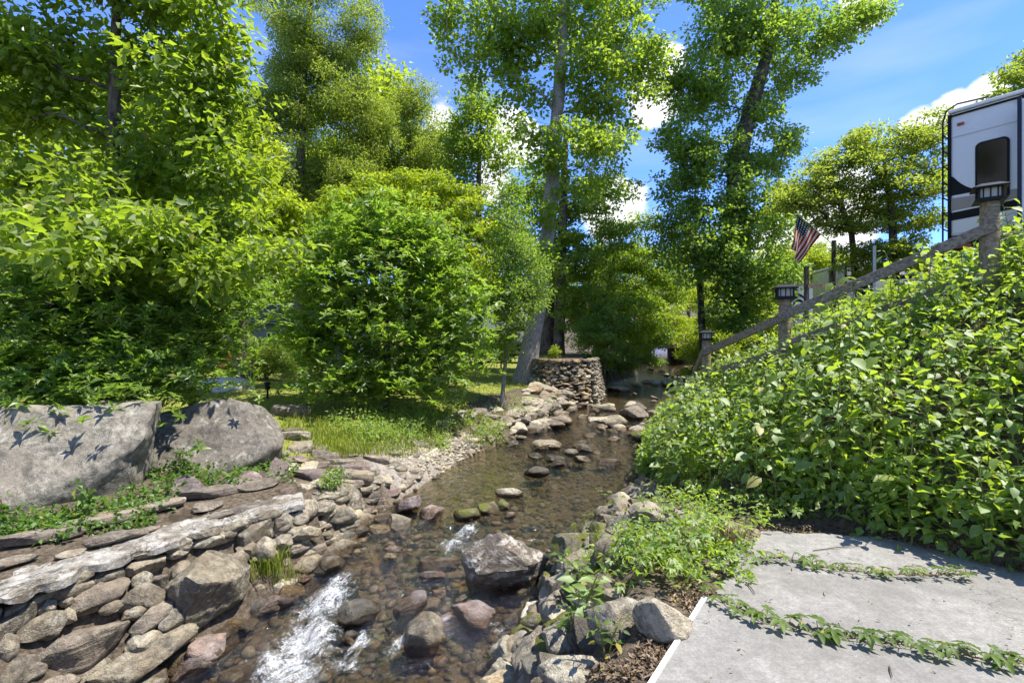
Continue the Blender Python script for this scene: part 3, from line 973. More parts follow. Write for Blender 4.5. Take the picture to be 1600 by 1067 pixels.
# flagstones bedded along the top of the wall
FLAGS = [(182, 858, 84, 24, -18), (325, 803, 46, 16, -14), (287, 842, 26, 22, 20), (60, 858, 110, 26, -20), (150, 832, 110, 22, -20), (245, 806, 80, 18, -18),
         (330, 782, 90, 16, -14), (404, 768, 70, 14, -10), (442, 801, 74, 20, -16), (20, 893, 60, 16, -22), (392, 812, 40, 14, -16), (-30, 910, 80, 20, -20),
         (45, 925, 66, 14, -20), (112, 902, 54, 12, -20), (300, 838, 52, 14, -18), (395, 807, 74, 16, -14), (350, 825, 40, 12, -16), (205, 868, 50, 12, -18), (-10, 945, 60, 14, -20), (110, 880, 40, 12, -20), (232, 838, 30, 10, -15), (345, 818, 38, 12, -20)]
for cx, by, w, h, rz in FLAGS:
    o = rock_px(cx, by, w, h, 'rock_slab', 'slab', .16, -rz * .6 + 38, (random.uniform(-3, 3), random.uniform(-4, 4)), .3, name='flagstone', cat=None, wet=False, parent=wall, lift=.045)
    o.matrix_basis = Matrix.Translation(WOFF) @ o.matrix_basis

# --- the two great boulders on the left
bm1 = rock_mesh('boulder', 41, 5, 7, .62, .9, .07, M['rock_boulder'], .9, .016, [((.35, -.8, .42), .50), ((0, 0, 1), .62), ((1, .1, -.1), .66)])
bm2 = rock_mesh('boulder', 57, 5, 6, .66, .9, .08, M['rock_boulder'], .9, .018, [((.2, -.8, .5), .52), ((-.4, 0, 1), .6)])
b1 = stone('boulder', None, None, Vector((-5.2, 5.35, .30)), (2.4, 1.6, 1.3), (0, R(1), R(14)), mesh=bm1,
           label='huge flat faced grey boulder at the left edge, under the dark shrub', cat='boulder')
b2 = stone('boulder', None, None, Vector((-4.28, 6.95, .2)), (2.15, 1.5, 1.26), (0, R(3), R(6)), mesh=bm2,
           label='huge domed grey boulder with leaf shadows, right of the flat faced one', cat='boulder')

# --- single stones that stand out
big = rock_mesh('rock', 77, 5, 3, .8, .95, .07, M['rock_veined'], .9, .035,
                [((-.6, -.35, .72), .50), ((.58, -.25, .77), .52), ((.05, -.93, .35), .58), ((.1, -.75, -.65), .48), ((-.95, -.25, -.1), .66), ((.85, -.45, -.25), .68), ((.2, .8, .55), .5)])
blk = rock_mesh('rock', 83, 5, 9, .5, .8, .07, M['rock'], .95, .03, [((.1, -.7, .55), .52)])
flat_ = rock_mesh('rock', 91, 5, 8, .5, .8, .05, M['rock_light'], .95, .02)
HERO = [
    (790, 936, 140, 116, 'rock_veined', 'block', .86, 4, (0, 0), big, 'largest boulder standing in the stream, pale and rugged on top'),
    (660, 1034, 68, 94, 'rock_river', 'cobble', 1.1, -4, (-16, 0), None, 'smooth upright olive brown stone with a pale stripe in the near rapids'),
    (738, 984, 80, 62, 'rock_purple', 'cobble', .5, -30, (0, 8), None, 'smooth flat purple grey stone just below the largest stream boulder'),
    (686, 893, 66, 24, 'rock', 'slab', .3, 2, (0, 0), None, 'long narrow slab touching the left side of the largest stream boulder'),
    (676, 909, 42, 22, 'rock_purple', 'cobble', .45, 0, (0, 0), None, 'small smooth oval stone below the long narrow slab'),
    (642, 962, 58, 36, 'rock_purple', 'slab', .4, 38, (0, -16), None, 'tilted lilac slab leaning on the upright olive brown stone'),
    (562, 982, 66, 58, 'rock_dark', 'cobble', .5, 30, (0, 10), None, 'dark wet round stone between the two white rapids'),
    (548, 1003, 34, 22, 'rock_dark', 'cobble', .5, 20, (0, 0), None, 'small dark red wet stone under the dark round one'),
    (328, 1054, 52, 86, 'rock_purple', 'block', .95, 10, (-20, 0), None, 'reddish pointed stone standing at the foot of the wall'),
    (478, 872, 64, 34, 'rock_slab', 'slab', .34, -12, (0, 6), None, 'flat tan slab jutting into the water beside the grass tuft'),
    (636, 806, 44, 48, 'rock_purple', 'slab', .5, 30, (-24, -10), None, 'purple slab with a sharp corner at the left waterline'),
    (625, 834, 40, 42, 'rock', 'block', .6, 10, (0, 14), None, 'dark grey pointed rock just below the purple slab'),
    (674, 813, 42, 30, 'rock_purple', 'cobble', .5, 20, (0, -12), None, 'blue grey rounded stone with water curling round it'),
    (540, 842, 34, 20, 'rock_light', 'cobble', .5, 0, (0, 0), None, 'pale grey rounded stone in the shallows by the left bank'),
    (600, 806, 26, 22, 'rock_light', 'block', .7, 0, (0, 0), None, 'whitest small block at the left waterline'),
    (838, 746, 40, 20, 'rock_dark', 'cobble', .45, 0, (0, 0), None, 'grey oval stone alone in the calm pool'),
    (950, 728, 40, 14, 'rock_dark', 'slab', .25, 5, (0, 0), None, 'flat grey stone barely above the pool by the right bank'),
    (795, 778, 44, 18, 'rock_light', 'cobble', .4, -10, (0, 0), None, 'cream coloured stone heading the small group in mid stream'),
    (762, 806, 34, 28, 'rock_mossy', 'block', .6, 10, (0, 0), None, 'mossy stone on the left of the small mid stream group'),
    (786, 798, 20, 20, 'rock_mossy', 'block', .8, 0, (0, 0), None, 'small stone capped with yellow moss in mid stream'),
    (730, 815, 44, 28, 'rock_mossy', 'cobble', .5, 10, (0, 0), None, 'greenish stone at the head of the small white chute'),
    (908, 890, 100, 80, 'rock_mossy', 'block', .55, 15, (0, 6), None, 'large dark rock with moss at the right waterline'),
    (1018, 828, 78, 60, 'rock_light', 'block', .55, 10, (-6, 8), None, 'pale angular rock at the corner of the pool below the leafy bank'),
    (1078, 822, 56, 30, 'rock_light', 'slab', .35, 0, (0, 0), None, 'pale flat rock half covered by creeper beside the pool corner'),
    (1085, 868, 70, 40, 'rock_light', 'block', .45, 15, (0, 0), None, 'tan rock in the middle of the creeper patch'),
    (1152, 850, 74, 40, 'rock_orange', 'block', .4, 0, (0, 0), None, 'warm tan rock at the far left corner of the concrete slab'),
    (962, 1012, 96, 104, 'rock_light', 'block', .75, 20, (-8, 6), None, 'grey rock with a dark hollow beside the broad leaved weed'),
    (1034, 1014, 92, 100, 'rock', 'slab', .95, -25, (48, 0), flat_, 'speckled flat faced rock leaning beside the white slab edge'),
    (900, 1082, 120, 50, 'rock_light', 'block', .4, 5, (0, 0), None, 'pale cracked rock at the bottom edge below the weeds'),
    (792, 1090, 90, 42, 'rock_orange', 'slab', .3, -8, (0, 0), None, 'sand coloured flat rock at the bottom edge left of the pale cracked rock'),
    (842, 985, 62, 26, 'rock_mossy', 'cobble', .4, -25, (0, 0), None, 'brown stone with a mossy end by the right bank rapids'),
    (820, 1000, 36, 30, 'rock_river', 'cobble', .6, 40, (0, 0), None, 'amber oval stone right of the small right hand rapid'),
    (834, 1022, 56, 34, 'rock_river', 'cobble', .5, 0, (0, 0), None, 'amber and grey round stone lowest of the right bank cluster'),
    (872, 1040, 30, 36, 'rock_dark', 'block', .8, 0, (0, 0), None, 'small olive stone beside the broad leaved weed'),
    (848, 1030, 30, 34, 'rock_purple', 'block', .7, 0, (0, 0), None, 'small violet grey stone in the right bank cluster'),
    (990, 658, 38, 32, 'rock_light', 'block', .75, 30, (0, 12), None, 'pale humped stone in the upper stream'),
    (1036, 680, 62, 44, 'rock_light', 'block', .5, -25, (0, -10), None, 'large pale slab by the leafy bank in the upper stream'),
    (1048, 694, 34, 32, 'rock_dark', 'block', .7, 0, (0, 0), None, 'dark hollowed rock below the large pale slab'),
    (1008, 690, 44, 22, 'rock_mossy', 'cobble', .45, 0, (0, 0), None, 'low rounded stone with moss below the pale humped stone'),
    (1004, 716, 36, 18, 'rock_mossy', 'cobble', .4, 0, (0, 0), None, 'dark mossy stone against the foot of the leafy bank'),
    (939, 640, 34, 10, 'rock_light', 'slab', .2, 0, (0, 0), None, 'long flat pale stone below the round wall'),
    (965, 612, 32, 12, 'rock_light', 'slab', .25, 0, (0, 0), None, 'flat pale stone in the upper pool, far right of the round wall'),
    (1023, 603, 34, 16, 'rock_light', 'block', .4, 10, (0, 0), None, 'left one of the pale rocks damming the upper pool'),
    (1050, 605, 34, 16, 'rock_light', 'block', .4, -10, (0, 0), None, 'right one of the pale rocks damming the upper pool'),
    (1165, 762, 42, 44, 'rock', 'block', .9, 0, (0, 0), None, 'grey brown rock peeping out of the leafy bank'),
    (433, 752, 34, 38, 'rock_purple', 'slab', .7, 20, (40, 0), None, 'leaning violet stone right of the black spotlight'),
    (288, 782, 72, 44, 'rock_purple', 'block', .45, -10, (0, 6), None, 'pinkish grey low rock at the corner of the domed boulder'),
    (388, 762, 42, 30, 'rock_purple', 'block', .6, 0, (0, 0), None, 'small pinkish rock in front of the black spotlight'),
    (362, 764, 28, 20, 'rock_purple', 'block', .6, 30, (0, 0), None, 'smallest pinkish rock below the domed boulder'),
    (452, 652, 70, 22, 'rock_slab', 'slab', .3, -20, (0, 0), None, 'brown slab at the edge of the lawn beside the domed boulder'),
]
for cx, by, w, h, mat, kind, k, rz, tilt, mesh, lab in HERO:
    rock_px(cx, by, w, h, mat, kind, k, rz, tilt, label=lab, cat='rock', mesh=mesh,
            name='flat_rock' if kind == 'slab' else 'river_stone' if kind == 'cobble' else 'rock')

o = plane_stone(262, 932, 390, 898, 112, PA, WN, name='rock', kind='block', mat='rock', mesh=blk, depth=.62, out=.5, thk=1.0,
                label='big squared grey block with white lichen spots built into the wall end', cat='rock')
# --- flat stones stepping down the left bank
BANK = [(250, 290, 410, 300, 90), (410, 310, 520, 290, 50), (440, 370, 600, 330, 60), (240, 400, 370, 360, 60), (340, 450, 450, 420, 70),
        (330, 520, 550, 480, 90), (440, 600, 590, 540, 60), (590, 480, 820, 450, 90), (600, 560, 840, 490, 70), (610, 600, 780, 550, 60),
        (720, 650, 850, 580, 80), (930, 520, 1020, 520, 130), (860, 540, 950, 540, 80), (1030, 530, 1180, 560, 110), (1140, 470, 1240, 470, 110),
        (790, 690, 930, 660, 60), (680, 760, 780, 720, 60), (720, 840, 780, 820, 110), (380, 850, 700, 800, 60),
        (380, 690, 470, 690, 70), (320, 870, 380, 870, 90), (220, 170, 350, 160, 40), (200, 230, 390, 190, 50), (840, 390, 990, 370, 40),
        (1010, 340, 1090, 330, 40), (550, 420, 720, 400, 50), (1080, 490, 1140, 500, 50), (800, 760, 860, 790, 60), (860, 800, 940, 800, 50),
        (910, 820, 1050, 830, 70), (860, 910, 1000, 910, 70), (470, 690, 560, 680, 50), (640, 690, 700, 660, 60), (940, 610, 1080, 640, 60),
        (520, 560, 600, 540, 40), (430, 430, 540, 410, 40), (380, 940, 470, 960, 50), (480, 900, 560, 890, 50), (1000, 430, 1090, 420, 50),
        (160, 340, 240, 330, 50), (730, 430, 820, 420, 40), (700, 350, 760, 340, 30), (560, 880, 610, 880, 40)]
for x0, y0, x1, y1, th in BANK:
    f = 1 / 4.85
    X0, Y0, X1, Y1, th = 400 + x0 * f, 640 + y0 * f, 400 + x1 * f, 640 + y1 * f, th * f
    w = math.hypot(X1 - X0, Y1 - Y0)
    kind = 'slab' if w > 1.3 * th else 'block'
    rock_px((X0 + X1) / 2, (Y0 + Y1) / 2 + th * .5, w * 1.35, th * 1.3, random.choice(['rock_slab', 'rock_slab', 'rock_slab', 'rock', 'rock_light', 'rock_purple']), kind,
            random.uniform(.22, .34) if kind == 'slab' else .6, random.uniform(-22, 10) + 14, (random.uniform(-7, 7), random.uniform(-8, 8)), .2,
            name='flat_stone', label='flat grey brown stone in the jumble stepping down the left bank', cat='stone', group='flat stones on the left bank')
for (x0, x1, y0, y1, n) in ((440, 660, 685, 830, 60), (640, 800, 655, 715, 40), (500, 640, 790, 850, 26), (350, 520, 840, 900, 20)):
    for _ in range(n):
        px = random.uniform(x0, x1)
        py = y0 + (y1 - y0) * (random.uniform(0, 1) * .55 + .45 * (1 - abs((px - x0) / (x1 - x0) - .4)))
        s = random.uniform(9, 24)
        rock_px(px, py, s, s * .6, random.choice(['rock_slab', 'rock', 'rock_light', 'rock_purple', 'rock_river']), random.choice(['slab', 'slab', 'block']),
                random.uniform(.26, .5), random.uniform(-40, 60), (random.uniform(-12, 12), random.uniform(-12, 12)), .2,
                name='bank_stone', label='small broken stone wedged among the flat stones of the left bank', cat='stone', group='small stones of the left bank')

# --- loose stones in the stream
def in_view(p, m=0.0):
    px, py = 800 + FPX * p.x / p.y, 533 - FPX * (p.z - CAM_Z) / p.y
    return -m < px < 1600 + m and -m < py < 1067 + m


SETS = [('dark', 880, 716, 60, 16, 11, 14, 36, ['rock_dark', 'rock_dark', 'rock_river'], 'dark stone in the low bar across the shaded pool', 'stones of the dark bar across the pool'),
        ('pale', 900, 640, 70, 30, 8, 8, 18, ['rock_light', 'rock', 'rock_river'], 'stone heaped at the foot of the round wall', 'stones at the foot of the round wall'),
        ('upper', 975, 675, 70, 28, 14, 8, 22, ['rock_dark', 'rock', 'rock_light'], 'stone of the scatter across the upper stream', 'stones scattered across the upper stream'),
        ('top', 1005, 625, 55, 22, 12, 8, 18, ['rock_light', 'rock', 'rock_light'], 'pale stone breaking the surface of the upper pool', 'stones in the upper pool'),
        ('dam', 1030, 585, 60, 14, 16, 8, 18, ['rock_mossy', 'rock_light', 'rock_dark'], 'stone in the steps below the culvert', 'stones below the culvert'),
        ('near', 640, 950, 190, 80, 40, 9, 26, ['rock_river', 'rock_dark', 'rock_river', 'rock_purple'], 'small rounded stone in the near rapids', 'small stones in the near rapids'),
        ('mid', 720, 860, 150, 60, 26, 8, 22, ['rock_river', 'rock_river', 'rock_purple'], 'rounded stone in the shallows above the rapids', 'stones in the shallows above the rapids'),
        ('rbank', 880, 960, 60, 90, 22, 12, 30, ['rock_dark', 'rock_mossy', 'rock_river'], 'wet stone wedged along the right waterline', 'wet stones along the right waterline'),
        ('right', 1000, 880, 120, 70, 24, 14, 36, ['rock_light', 'rock', 'rock_orange'], 'rough stone among the creeper between stream and slab', 'rough stones beside the slab'),
        ('rubble', 866, 610, 48, 22, 46, 14, 38, ['rock_light', 'rock_light', 'rock_orange'], 'pale rock in the rubble slope between the pale trunk and the round wall', 'rubble below the pale trunk'),
        ('rubble2', 825, 655, 58, 26, 44, 14, 40, ['rock_light', 'rock_light', 'rock_slab'], 'rock in the heap where the left bank juts into the upper stream', 'rocks of the jutting left bank'),
        ('edge2', 745, 665, 55, 20, 18, 14, 40, ['rock', 'rock_slab', 'rock_light'], 'ledge rock among the weeds right of the big rounded shrub', 'ledge rocks right of the shrub'),
        ('steps', 850, 652, 42, 22, 22, 20, 46, ['rock_light', 'rock_slab', 'rock'], 'x', 'stone steps of the jutting left bank'),
        ('poolm', 960, 686, 60, 28, 9, 10, 24, ['rock_dark', 'rock_river', 'rock_light'], 'x', 'stones of the middle pool'),
        ('base', 892, 634, 36, 10, 22, 10, 24, ['rock_light', 'rock', 'rock_slab'], 'x', 'stones at the foot of the round wall'),
        ('riffle', 590, 855, 70, 34, 34, 9, 26, ['rock_river', 'rock_purple', 'rock_light'], 'stone in the pebbly shallows along the left waterline', 'stones of the left shallows'),
        ('poolr', 985, 655, 55, 34, 20, 14, 40, ['rock_light', 'rock', 'rock_river'], 'rounded rock breaking the upper stream below the round wall', 'rounded rocks of the upper stream'),
        ('edge', 760, 690, 60, 14, 12, 8, 18, ['rock_dark', 'rock', 'rock_slab'], 'stone along the grassy left edge of the pool', 'stones along the left pool edge')]
for key, cx, cy, rx, ry, n, s0, s1, mats, lab, grp in SETS:
    for _ in range(n):
        a_, q = random.uniform(0, 2 * PI), math.sqrt(random.random())
        s = random.uniform(s0, s1) if random.random() < .6 else random.uniform(s0, (s0 + s1) / 2)
        rock_px(cx + rx * q * math.cos(a_), cy + ry * q * math.sin(a_), s, s * .6, random.choice(mats), random.choice(['cobble', 'cobble', 'block']) if key not in ('right',) else 'block',
                random.uniform(.4, .65), random.uniform(-50, 50), (random.uniform(-8, 8), random.uniform(-8, 8)), .3,
                name={'right': 'rough_stone', 'rubble': 'rubble_stone', 'rubble2': 'rubble_stone', 'edge2': 'ledge_rock', 'steps': 'ledge_rock', 'pale': 'rubble_stone', 'base': 'rubble_stone'}.get(key, 'river_stone'), label=lab, cat='stone', group=grp)

for i in range(46):
    y = random.uniform(3.2, 6.3)
    x = float(np.interp(y, YS, LS)) + random.uniform(-.14, .12)
    s = random.uniform(.1, .3)
    stone('river_stone', random.choice(['block', 'cobble']), random.choice(['rock_dark', 'rock_river', 'rock', 'rock_purple']), Vector((x, y, float(waterz(y)) + .02)),
          (s * 1.3, s, s * .7), (R(random.uniform(-15, 15)), R(random.uniform(-15, 15)), R(random.uniform(20, 90))), wet=float(waterz(y)) + .07,
          label='wet stone along the left waterline', cat='stone', group='wet stones of the left waterline')
for i in range(240):
    y = random.uniform(2.7, 8.6)
    Rx, Tx = float(np.interp(y, YS, RS)), float(np.interp(y, TY, TX))
    x = Rx + random.uniform(-.08, min(1.15, Tx - Rx + .1)) * random.random() ** .7
    s = random.uniform(.1, .34)
    stone('rough_stone', 'block', random.choice(['rock', 'rock_dark', 'rock_light', 'rock_mossy', 'rock_river']), Vector((x - .03, y, g(x, y) + .02)),
          (s * 1.2, s, s * .75), (R(random.uniform(-20, 20)), R(random.uniform(-35, 5)), R(random.uniform(0, 180))), wet=float(waterz(y)) + .06,
          label='rough stone banked up along the right waterline', cat='stone', group='rough stones of the right waterline')

# --- pebbles on the stream bed and the gravel bar: nobody could count them
pv, pf = ICO[1]
def pebbles(name, pts, smin, smax, mat, flat=.6):
    n = len(pts)
    s = rng.uniform(0, 1, n) ** 2.2 * (smax - smin) + smin
    S = np.stack([s * rng.uniform(.8, 1.4, n), s * rng.uniform(.7, 1.1, n), s * flat * rng.uniform(.6, 1.1, n)], 1)
    th = rng.uniform(0, 2 * PI, n)
    base = pv[None] * (1 + rng.normal(0, .12, (n, len(pv), 1)))
    q = base * S[:, None, :]
    c, s_ = np.cos(th)[:, None], np.sin(th)[:, None]
    X = q[..., 0] * c - q[..., 1] * s_
    Y = q[..., 0] * s_ + q[..., 1] * c
    P = np.stack([X, Y, q[..., 2]], 2) + pts[:, None, :]
    F = (pf[None] + (np.arange(n) * len(pv))[:, None, None]).reshape(-1, 3)
    me = np_mesh(name, P.reshape(-1, 3), F, mat, smooth=True)
    o = link(name, me)
    o['wet_z'] = -100.0
    return tag(o, kind='stuff')


def pebble_mat():
    t = NT('pebbles')
    r = t.n('ShaderNodeNewGeometry').outputs['Random Per Island']
    rp = t.n('ShaderNodeValToRGB', {'Fac': r})
    e = rp.color_ramp.elements
    e[0].color, e[1].color = (0.05, 0.04, 0.03, 1), (0.30, 0.27, 0.23, 1)
    for pos_, col in ((.25, (.14, .11, .07, 1)), (.45, (.12, .10, .085, 1)), (.62, (.22, .165, .10, 1)), (.8, (.15, .13, .11, 1))):
        x = e.new(pos_); x.color = col
    n = t.noise(t.pos(), 40, 5, .65)
    c = t.mix(1.0, rp.outputs[0], t.mix(t.rng(n, .3, .7), (.6, .6, .6), (1.3, 1.3, 1.3)), 'MULTIPLY')
    t.principled(c, .6, t.bump(n, .4, .01), spec=.35)
    return t.mat


M['pebble'] = pebble_mat()
n = 4200
y = 3.0 + rng.uniform(0, 1, n) ** 1.5 * 11
x = np.interp(y, YS, LS) - .1 + rng.uniform(0, 1, n) * (np.interp(y, YS, RS) - np.interp(y, YS, LS) + .2)
tag(pebbles('stream_pebbles', np.stack([x, y, G(x, y) + .012], 1), .016, .085, M['pebble']), label=None)
pg = []
while len(pg) < 1700:
    q = hit(random.gauss(690, 34), random.gauss(706, 13), False)
    pg.append(q + Vector((0, 0, .004)))
    for _ in range(9):
        x, y = q.x + random.gauss(0, .2), q.y + random.gauss(0, .25)
        pg.append(Vector((x, y, g(x, y) + .004)))
pebbles('gravel_bar', np.array([p[:] for p in pg]), .012, .055, M['rock_light'], .6)

# --- far round retaining wall
rw = thing('round_wall', (1.8, 16.6, 0), 'low curved retaining wall of small tan stones below the tall pale tree', 'stone wall')
off = -Vector(rw.location)
path = [Vector((.78, 17.6)), Vector((.86, 17.0)), Vector((1.15, 16.62)), Vector((1.6, 16.45)), Vector((2.1, 16.45)), Vector((2.5, 16.62)), Vector((2.74, 17.1)), Vector((2.95, 17.9)), Vector((3.2, 18.8))]
def wpath(t):
    s = t * (len(path) - 1)
    i = min(int(s), len(path) - 2)
    return path[i].lerp(path[i + 1], s - i), (path[i + 1] - path[i]).normalized()
rowz, z = [], -.5
row = 0
cnt = 0
while z < .9:
    hrow = .075 + .05 * random.random()
    t = random.uniform(0, .06)
    while t < 1:
        ln = random.uniform(.14, .40)
        p, d = wpath(t)
        nrm = Vector((d.y, -d.x))
        base = .28 * (1 - (z + .5) / 1.4)
        cz = z + hrow / 2
        c = Vector((p.x + nrm.x * base, p.y + nrm.y * base, cz))
        if (.05 < t and cz > g(c.x, c.y - .1) - .05) and cnt < 298:
            stone('stone', random.choice(['slab', 'block', 'wall']), random.choice(['rock_orange', 'rock_orange', 'rock_light', 'rock']) if t < .62 else random.choice(['rock_light', 'rock', 'rock']),
                  c + off + Vector((0, 0, random.uniform(-.03, .03))), (ln * random.uniform(.85, 1.05), .24, hrow * random.uniform(.95, 1.3)), (R(random.uniform(-15, 15)), R(random.uniform(-22, 22)), math.atan2(d.y, d.x) + random.uniform(-.15, .15)), parent=rw)
            cnt += 1
        t += ln / 4.6
    z += hrow * .93
core = MB()
vs, fs = [], []
for i in range(41):
    p, d = wpath(i / 40)
    nrm = Vector((d.y, -d.x))
    vs += [Vector((p.x + nrm.x * .20, p.y + nrm.y * .20, -.75)) + off, Vector((p.x - nrm.x * .06, p.y - nrm.y * .06, .93)) + off]
for i in range(40): fs.append((2 * i, 2 * i + 2, 2 * i + 3, 2 * i + 1))
core.add(vs, fs)
core.build('wall_core', M['ground'], rw)
for i in range(15):
    p, d = wpath((i + .5) / 15)
    stone('capstone', 'slab', 'rock_orange' if i < 9 else 'rock', Vector((p.x, p.y, .97)) + off, (.36, .32, .1), (0, 0, math.atan2(d.y, d.x) + random.uniform(-.1, .1)), parent=rw)


# ------------------------------------------------------------------ words that single out the loose stones
ANCHORS = [('the largest stream boulder', 790, 885), ('the squared grey block', 325, 915), ('the near white rapids', 490, 980), ('the broad leaved weed', 905, 955),
           ('the round wall', 880, 600), ('the pale trunk foot', 812, 596), ('the gravel bar', 690, 705), ('the mortar strip end', 478, 775),
           ('the sharp purple slab', 636, 786), ('the domed boulder', 330, 670), ('the leafy right bank', 1022, 720), ('the slab corner', 1105, 935),
           ('the big rounded shrub', 600, 640), ('the culvert', 1045, 560), ('the mossy stone trio', 775, 795), ('the creeper mat', 1060, 860),
           ('the bright grass tuft', 412, 885), ('the upright olive stone', 660, 985), ('the large pale upper slab', 1036, 668), ('the speckled leaning rock', 1034, 970),
           ('the pale cracked rock', 900, 1055), ('the dark bar in the pool', 880, 718), ('the ivy sapling', 783, 640), ('the lowest lantern post', 1075, 620)]
TONE = {'rock': 'grey', 'rock_mossy': 'mossy', 'rock_light': 'pale', 'rock_river': 'brown', 'rock_purple': 'violet grey', 'rock_slab': 'brown grey', 'rock_orange': 'tan', 'rock_dark': 'dark'}
MATNAME = {M[k].name: v for k, v in TONE.items()}
for o in list(scene.objects):
    if o.type == 'MESH' and o.parent is None and o.get('group') and o.get('category') == 'stone':
        x, y, z = o.location
        px, py = 800 + FPX * x / y, 533 - FPX * (z - CAM_Z) / y
        sw = max(o.scale) * FPX / y
        size = 'tiny' if sw < 13 else 'small' if sw < 19 else 'smallish' if sw < 26 else 'middling' if sw < 36 else 'large' if sw < 60 else 'huge'
        ratio = o.scale[2] / max(o.scale[0], o.scale[1])
        form = 'flat' if ratio < .36 else 'low' if ratio < .5 else 'chunky'
        a = min(ANCHORS, key=lambda q: math.hypot(q[1] - px, (q[2] - py) * 1.6))
        dx, dy = px - a[1], (py - a[2]) * 1.6
        near_ = ''
        rel = ('right of' if dx > 0 else 'left of') if abs(dx) > abs(dy) else ('in front of' if dy > 0 else 'behind')
        where = 'in water' if z < waterz(y) + .06 else 'on land'
        o['label'] = f"{size} {form} {MATNAME.get(o.data.materials[0].name, 'grey')} stone {where} {near_}{rel} {a[0]}"

same = {}
for o in scene.objects:
    if o.type == 'MESH' and o.parent is None and o.get('group') and o.get('category') == 'stone': same.setdefault(o['label'], []).append(o)
for lab, os_ in same.items():
    if 2 <= len(os_) <= 3 and len(lab.split()) <= 15:
        os_.sort(key=lambda o: o.location.x / o.location.y)
        for o, w_ in zip(os_, ('left', 'right') if len(os_) == 2 else ('left', 'middle', 'right')): o['label'] = w_ + ' ' + lab

# ------------------------------------------------------------------ concrete slab
mb = MB()
pts = []
for i, (x, y) in enumerate(PATIO):
    x2, y2 = PATIO[(i + 1) % len(PATIO)]
    n_ = 1 if y < .1 and y2 < .1 else 8
    for k in range(n_):
        t = k / n_
        j = .0 if (i == 0 or n_ == 1) else .025
        pts.append((x + (x2 - x) * t + random.uniform(-j, j), y + (y2 - y) * t + random.uniform(-j, j)))
n_ = len(pts)
mb.add([(x, y, 0) for x, y in pts] + [(x, y, -.13) for x, y in pts], [tuple(range(n_))] + [(i, i + n_, (i + 1) % n_ + n_, (i + 1) % n_) for i in range(n_)])
slab = mb.build('patio', M['concrete'])
tag(slab, kind='structure')
e0, e1 = Vector((-.9, .12, 0)), Vector((1.22, 3.12, 0))
dv = (e1 - e0).normalized()
nv = Vector((-dv.y, dv.x, 0))
mb = MB()
mb.bar(e0 + nv * .014 + Vector((0, 0, -.03)), e1 + nv * .014 + Vector((0, 0, -.03)), .026, .075)
tag(mb.build('edge_strip', M['white'], bevel=.003), 'white strip along the stream side edge of the concrete slab', 'edging')

# ------------------------------------------------------------------ foliage
def unit(a): return a / np.maximum(np.linalg.norm(a, axis=-1, keepdims=True), 1e-9)


def leaf_frames(centers, rc, flat, per, l, up=.8, droop=.15, out=1.0, jit=.5, radial=False):
    """leaf foot, direction, normal and length for leaves gathered round twig ends"""
    C = np.repeat(np.asarray(centers, float), per, 0)
    n = len(C)
    o = unit(rng.normal(size=(n, 3))) * (rng.uniform(0, 1, (n, 1)) ** (1 / 2.6))
    o *= rc * rng.uniform(.7, 1.2, (n, 1)) * np.array([1, 1, flat])
    D = unit(o * np.array([1, 1, .5]) * out / max(rc, 1e-6) + rng.normal(size=(n, 3)) * jit)
    D[:, 2] -= droop
    D = unit(D)
    N = rng.normal(size=(n, 3)) * .55 + np.array([0, 0, up])
    N = unit(N - D * (N * D).sum(1, keepdims=True))
    L = l * rng.uniform(.6, 1.25, n)
    return C + o, D, N, L


def whorl_frames(centers, per, l, tilt=.25):
    """leaves standing round a twig end like a rosette"""
    C = np.asarray(centers, float)
    n = len(C)
    ax = unit(rng.normal(size=(n, 3)) * .45 + np.array([0, 0, 1.0]))
    a1 = unit(np.cross(ax, rng.normal(size=(n, 3))))
    a2 = np.cross(ax, a1)
    P, D, N, L = [], [], [], []
    for k in range(per):
        th = 2 * PI * k / per + rng.uniform(-.3, .3, n)
        el = rng.uniform(-.35, .55, n)[:, None] + tilt
        d = (a1 * np.cos(th)[:, None] + a2 * np.sin(th)[:, None])
        d = unit(d + ax * el)
        nn = unit(ax - d * (ax * d).sum(1, keepdims=True))
        P.append(C + ax * rng.uniform(-.03, .03, (n, 1))); D.append(d); N.append(nn); L.append(l * rng.uniform(.7, 1.2, n))
    return np.concatenate(P), np.concatenate(D), np.concatenate(N), np.concatenate(L)


def leaf_mesh_arrays(P, D, N, L, wr=.55, fold=.12, curl=.12, fine=False):
    S = np.cross(D, N)
    L = L[:, None]
    if not fine:
        v = np.stack([P, P + D * L * .48 + S * L * wr * .5 + N * L * fold, P + D * L - N * L * curl, P + D * L * .48 - S * L * wr * .5 + N * L * fold], 1)
        f = np.array([[0, 1, 2, 3]])
        f = (f[None] + (np.arange(len(P)) * 4)[:, None, None]).reshape(-1, 4)
        return v.reshape(-1, 3), f
    # ovate leaf folded along its midrib, tip turned down: 8 points, 6 faces
    def pt(a, s, h): return P + D * L * a + S * L * wr * s + N * L * h
    v = np.stack([pt(0, 0, 0), pt(.28, .44, fold * .8), pt(.28, 0, .03), pt(.28, -.44, fold * .8), pt(.66, .36, fold * .4), pt(.66, 0, -curl * .3), pt(.66, -.36, fold * .4), pt(1, 0, -curl)], 1)
    f = np.array([[0, 2, 1, 1], [0, 3, 2, 2], [1, 2, 5, 4], [2, 3, 6, 5], [4, 5, 7, 7], [5, 6, 7, 7]])
    tri = np.array([[0, 2, 1], [0, 3, 2], [1, 2, 5], [1, 5, 4], [2, 3, 6], [2, 6, 5], [4, 5, 7], [5, 6, 7]])
    f = (tri[None] + (np.arange(len(P)) * 8)[:, None, None]).reshape(-1, 3)
    return v.reshape(-1, 3), f


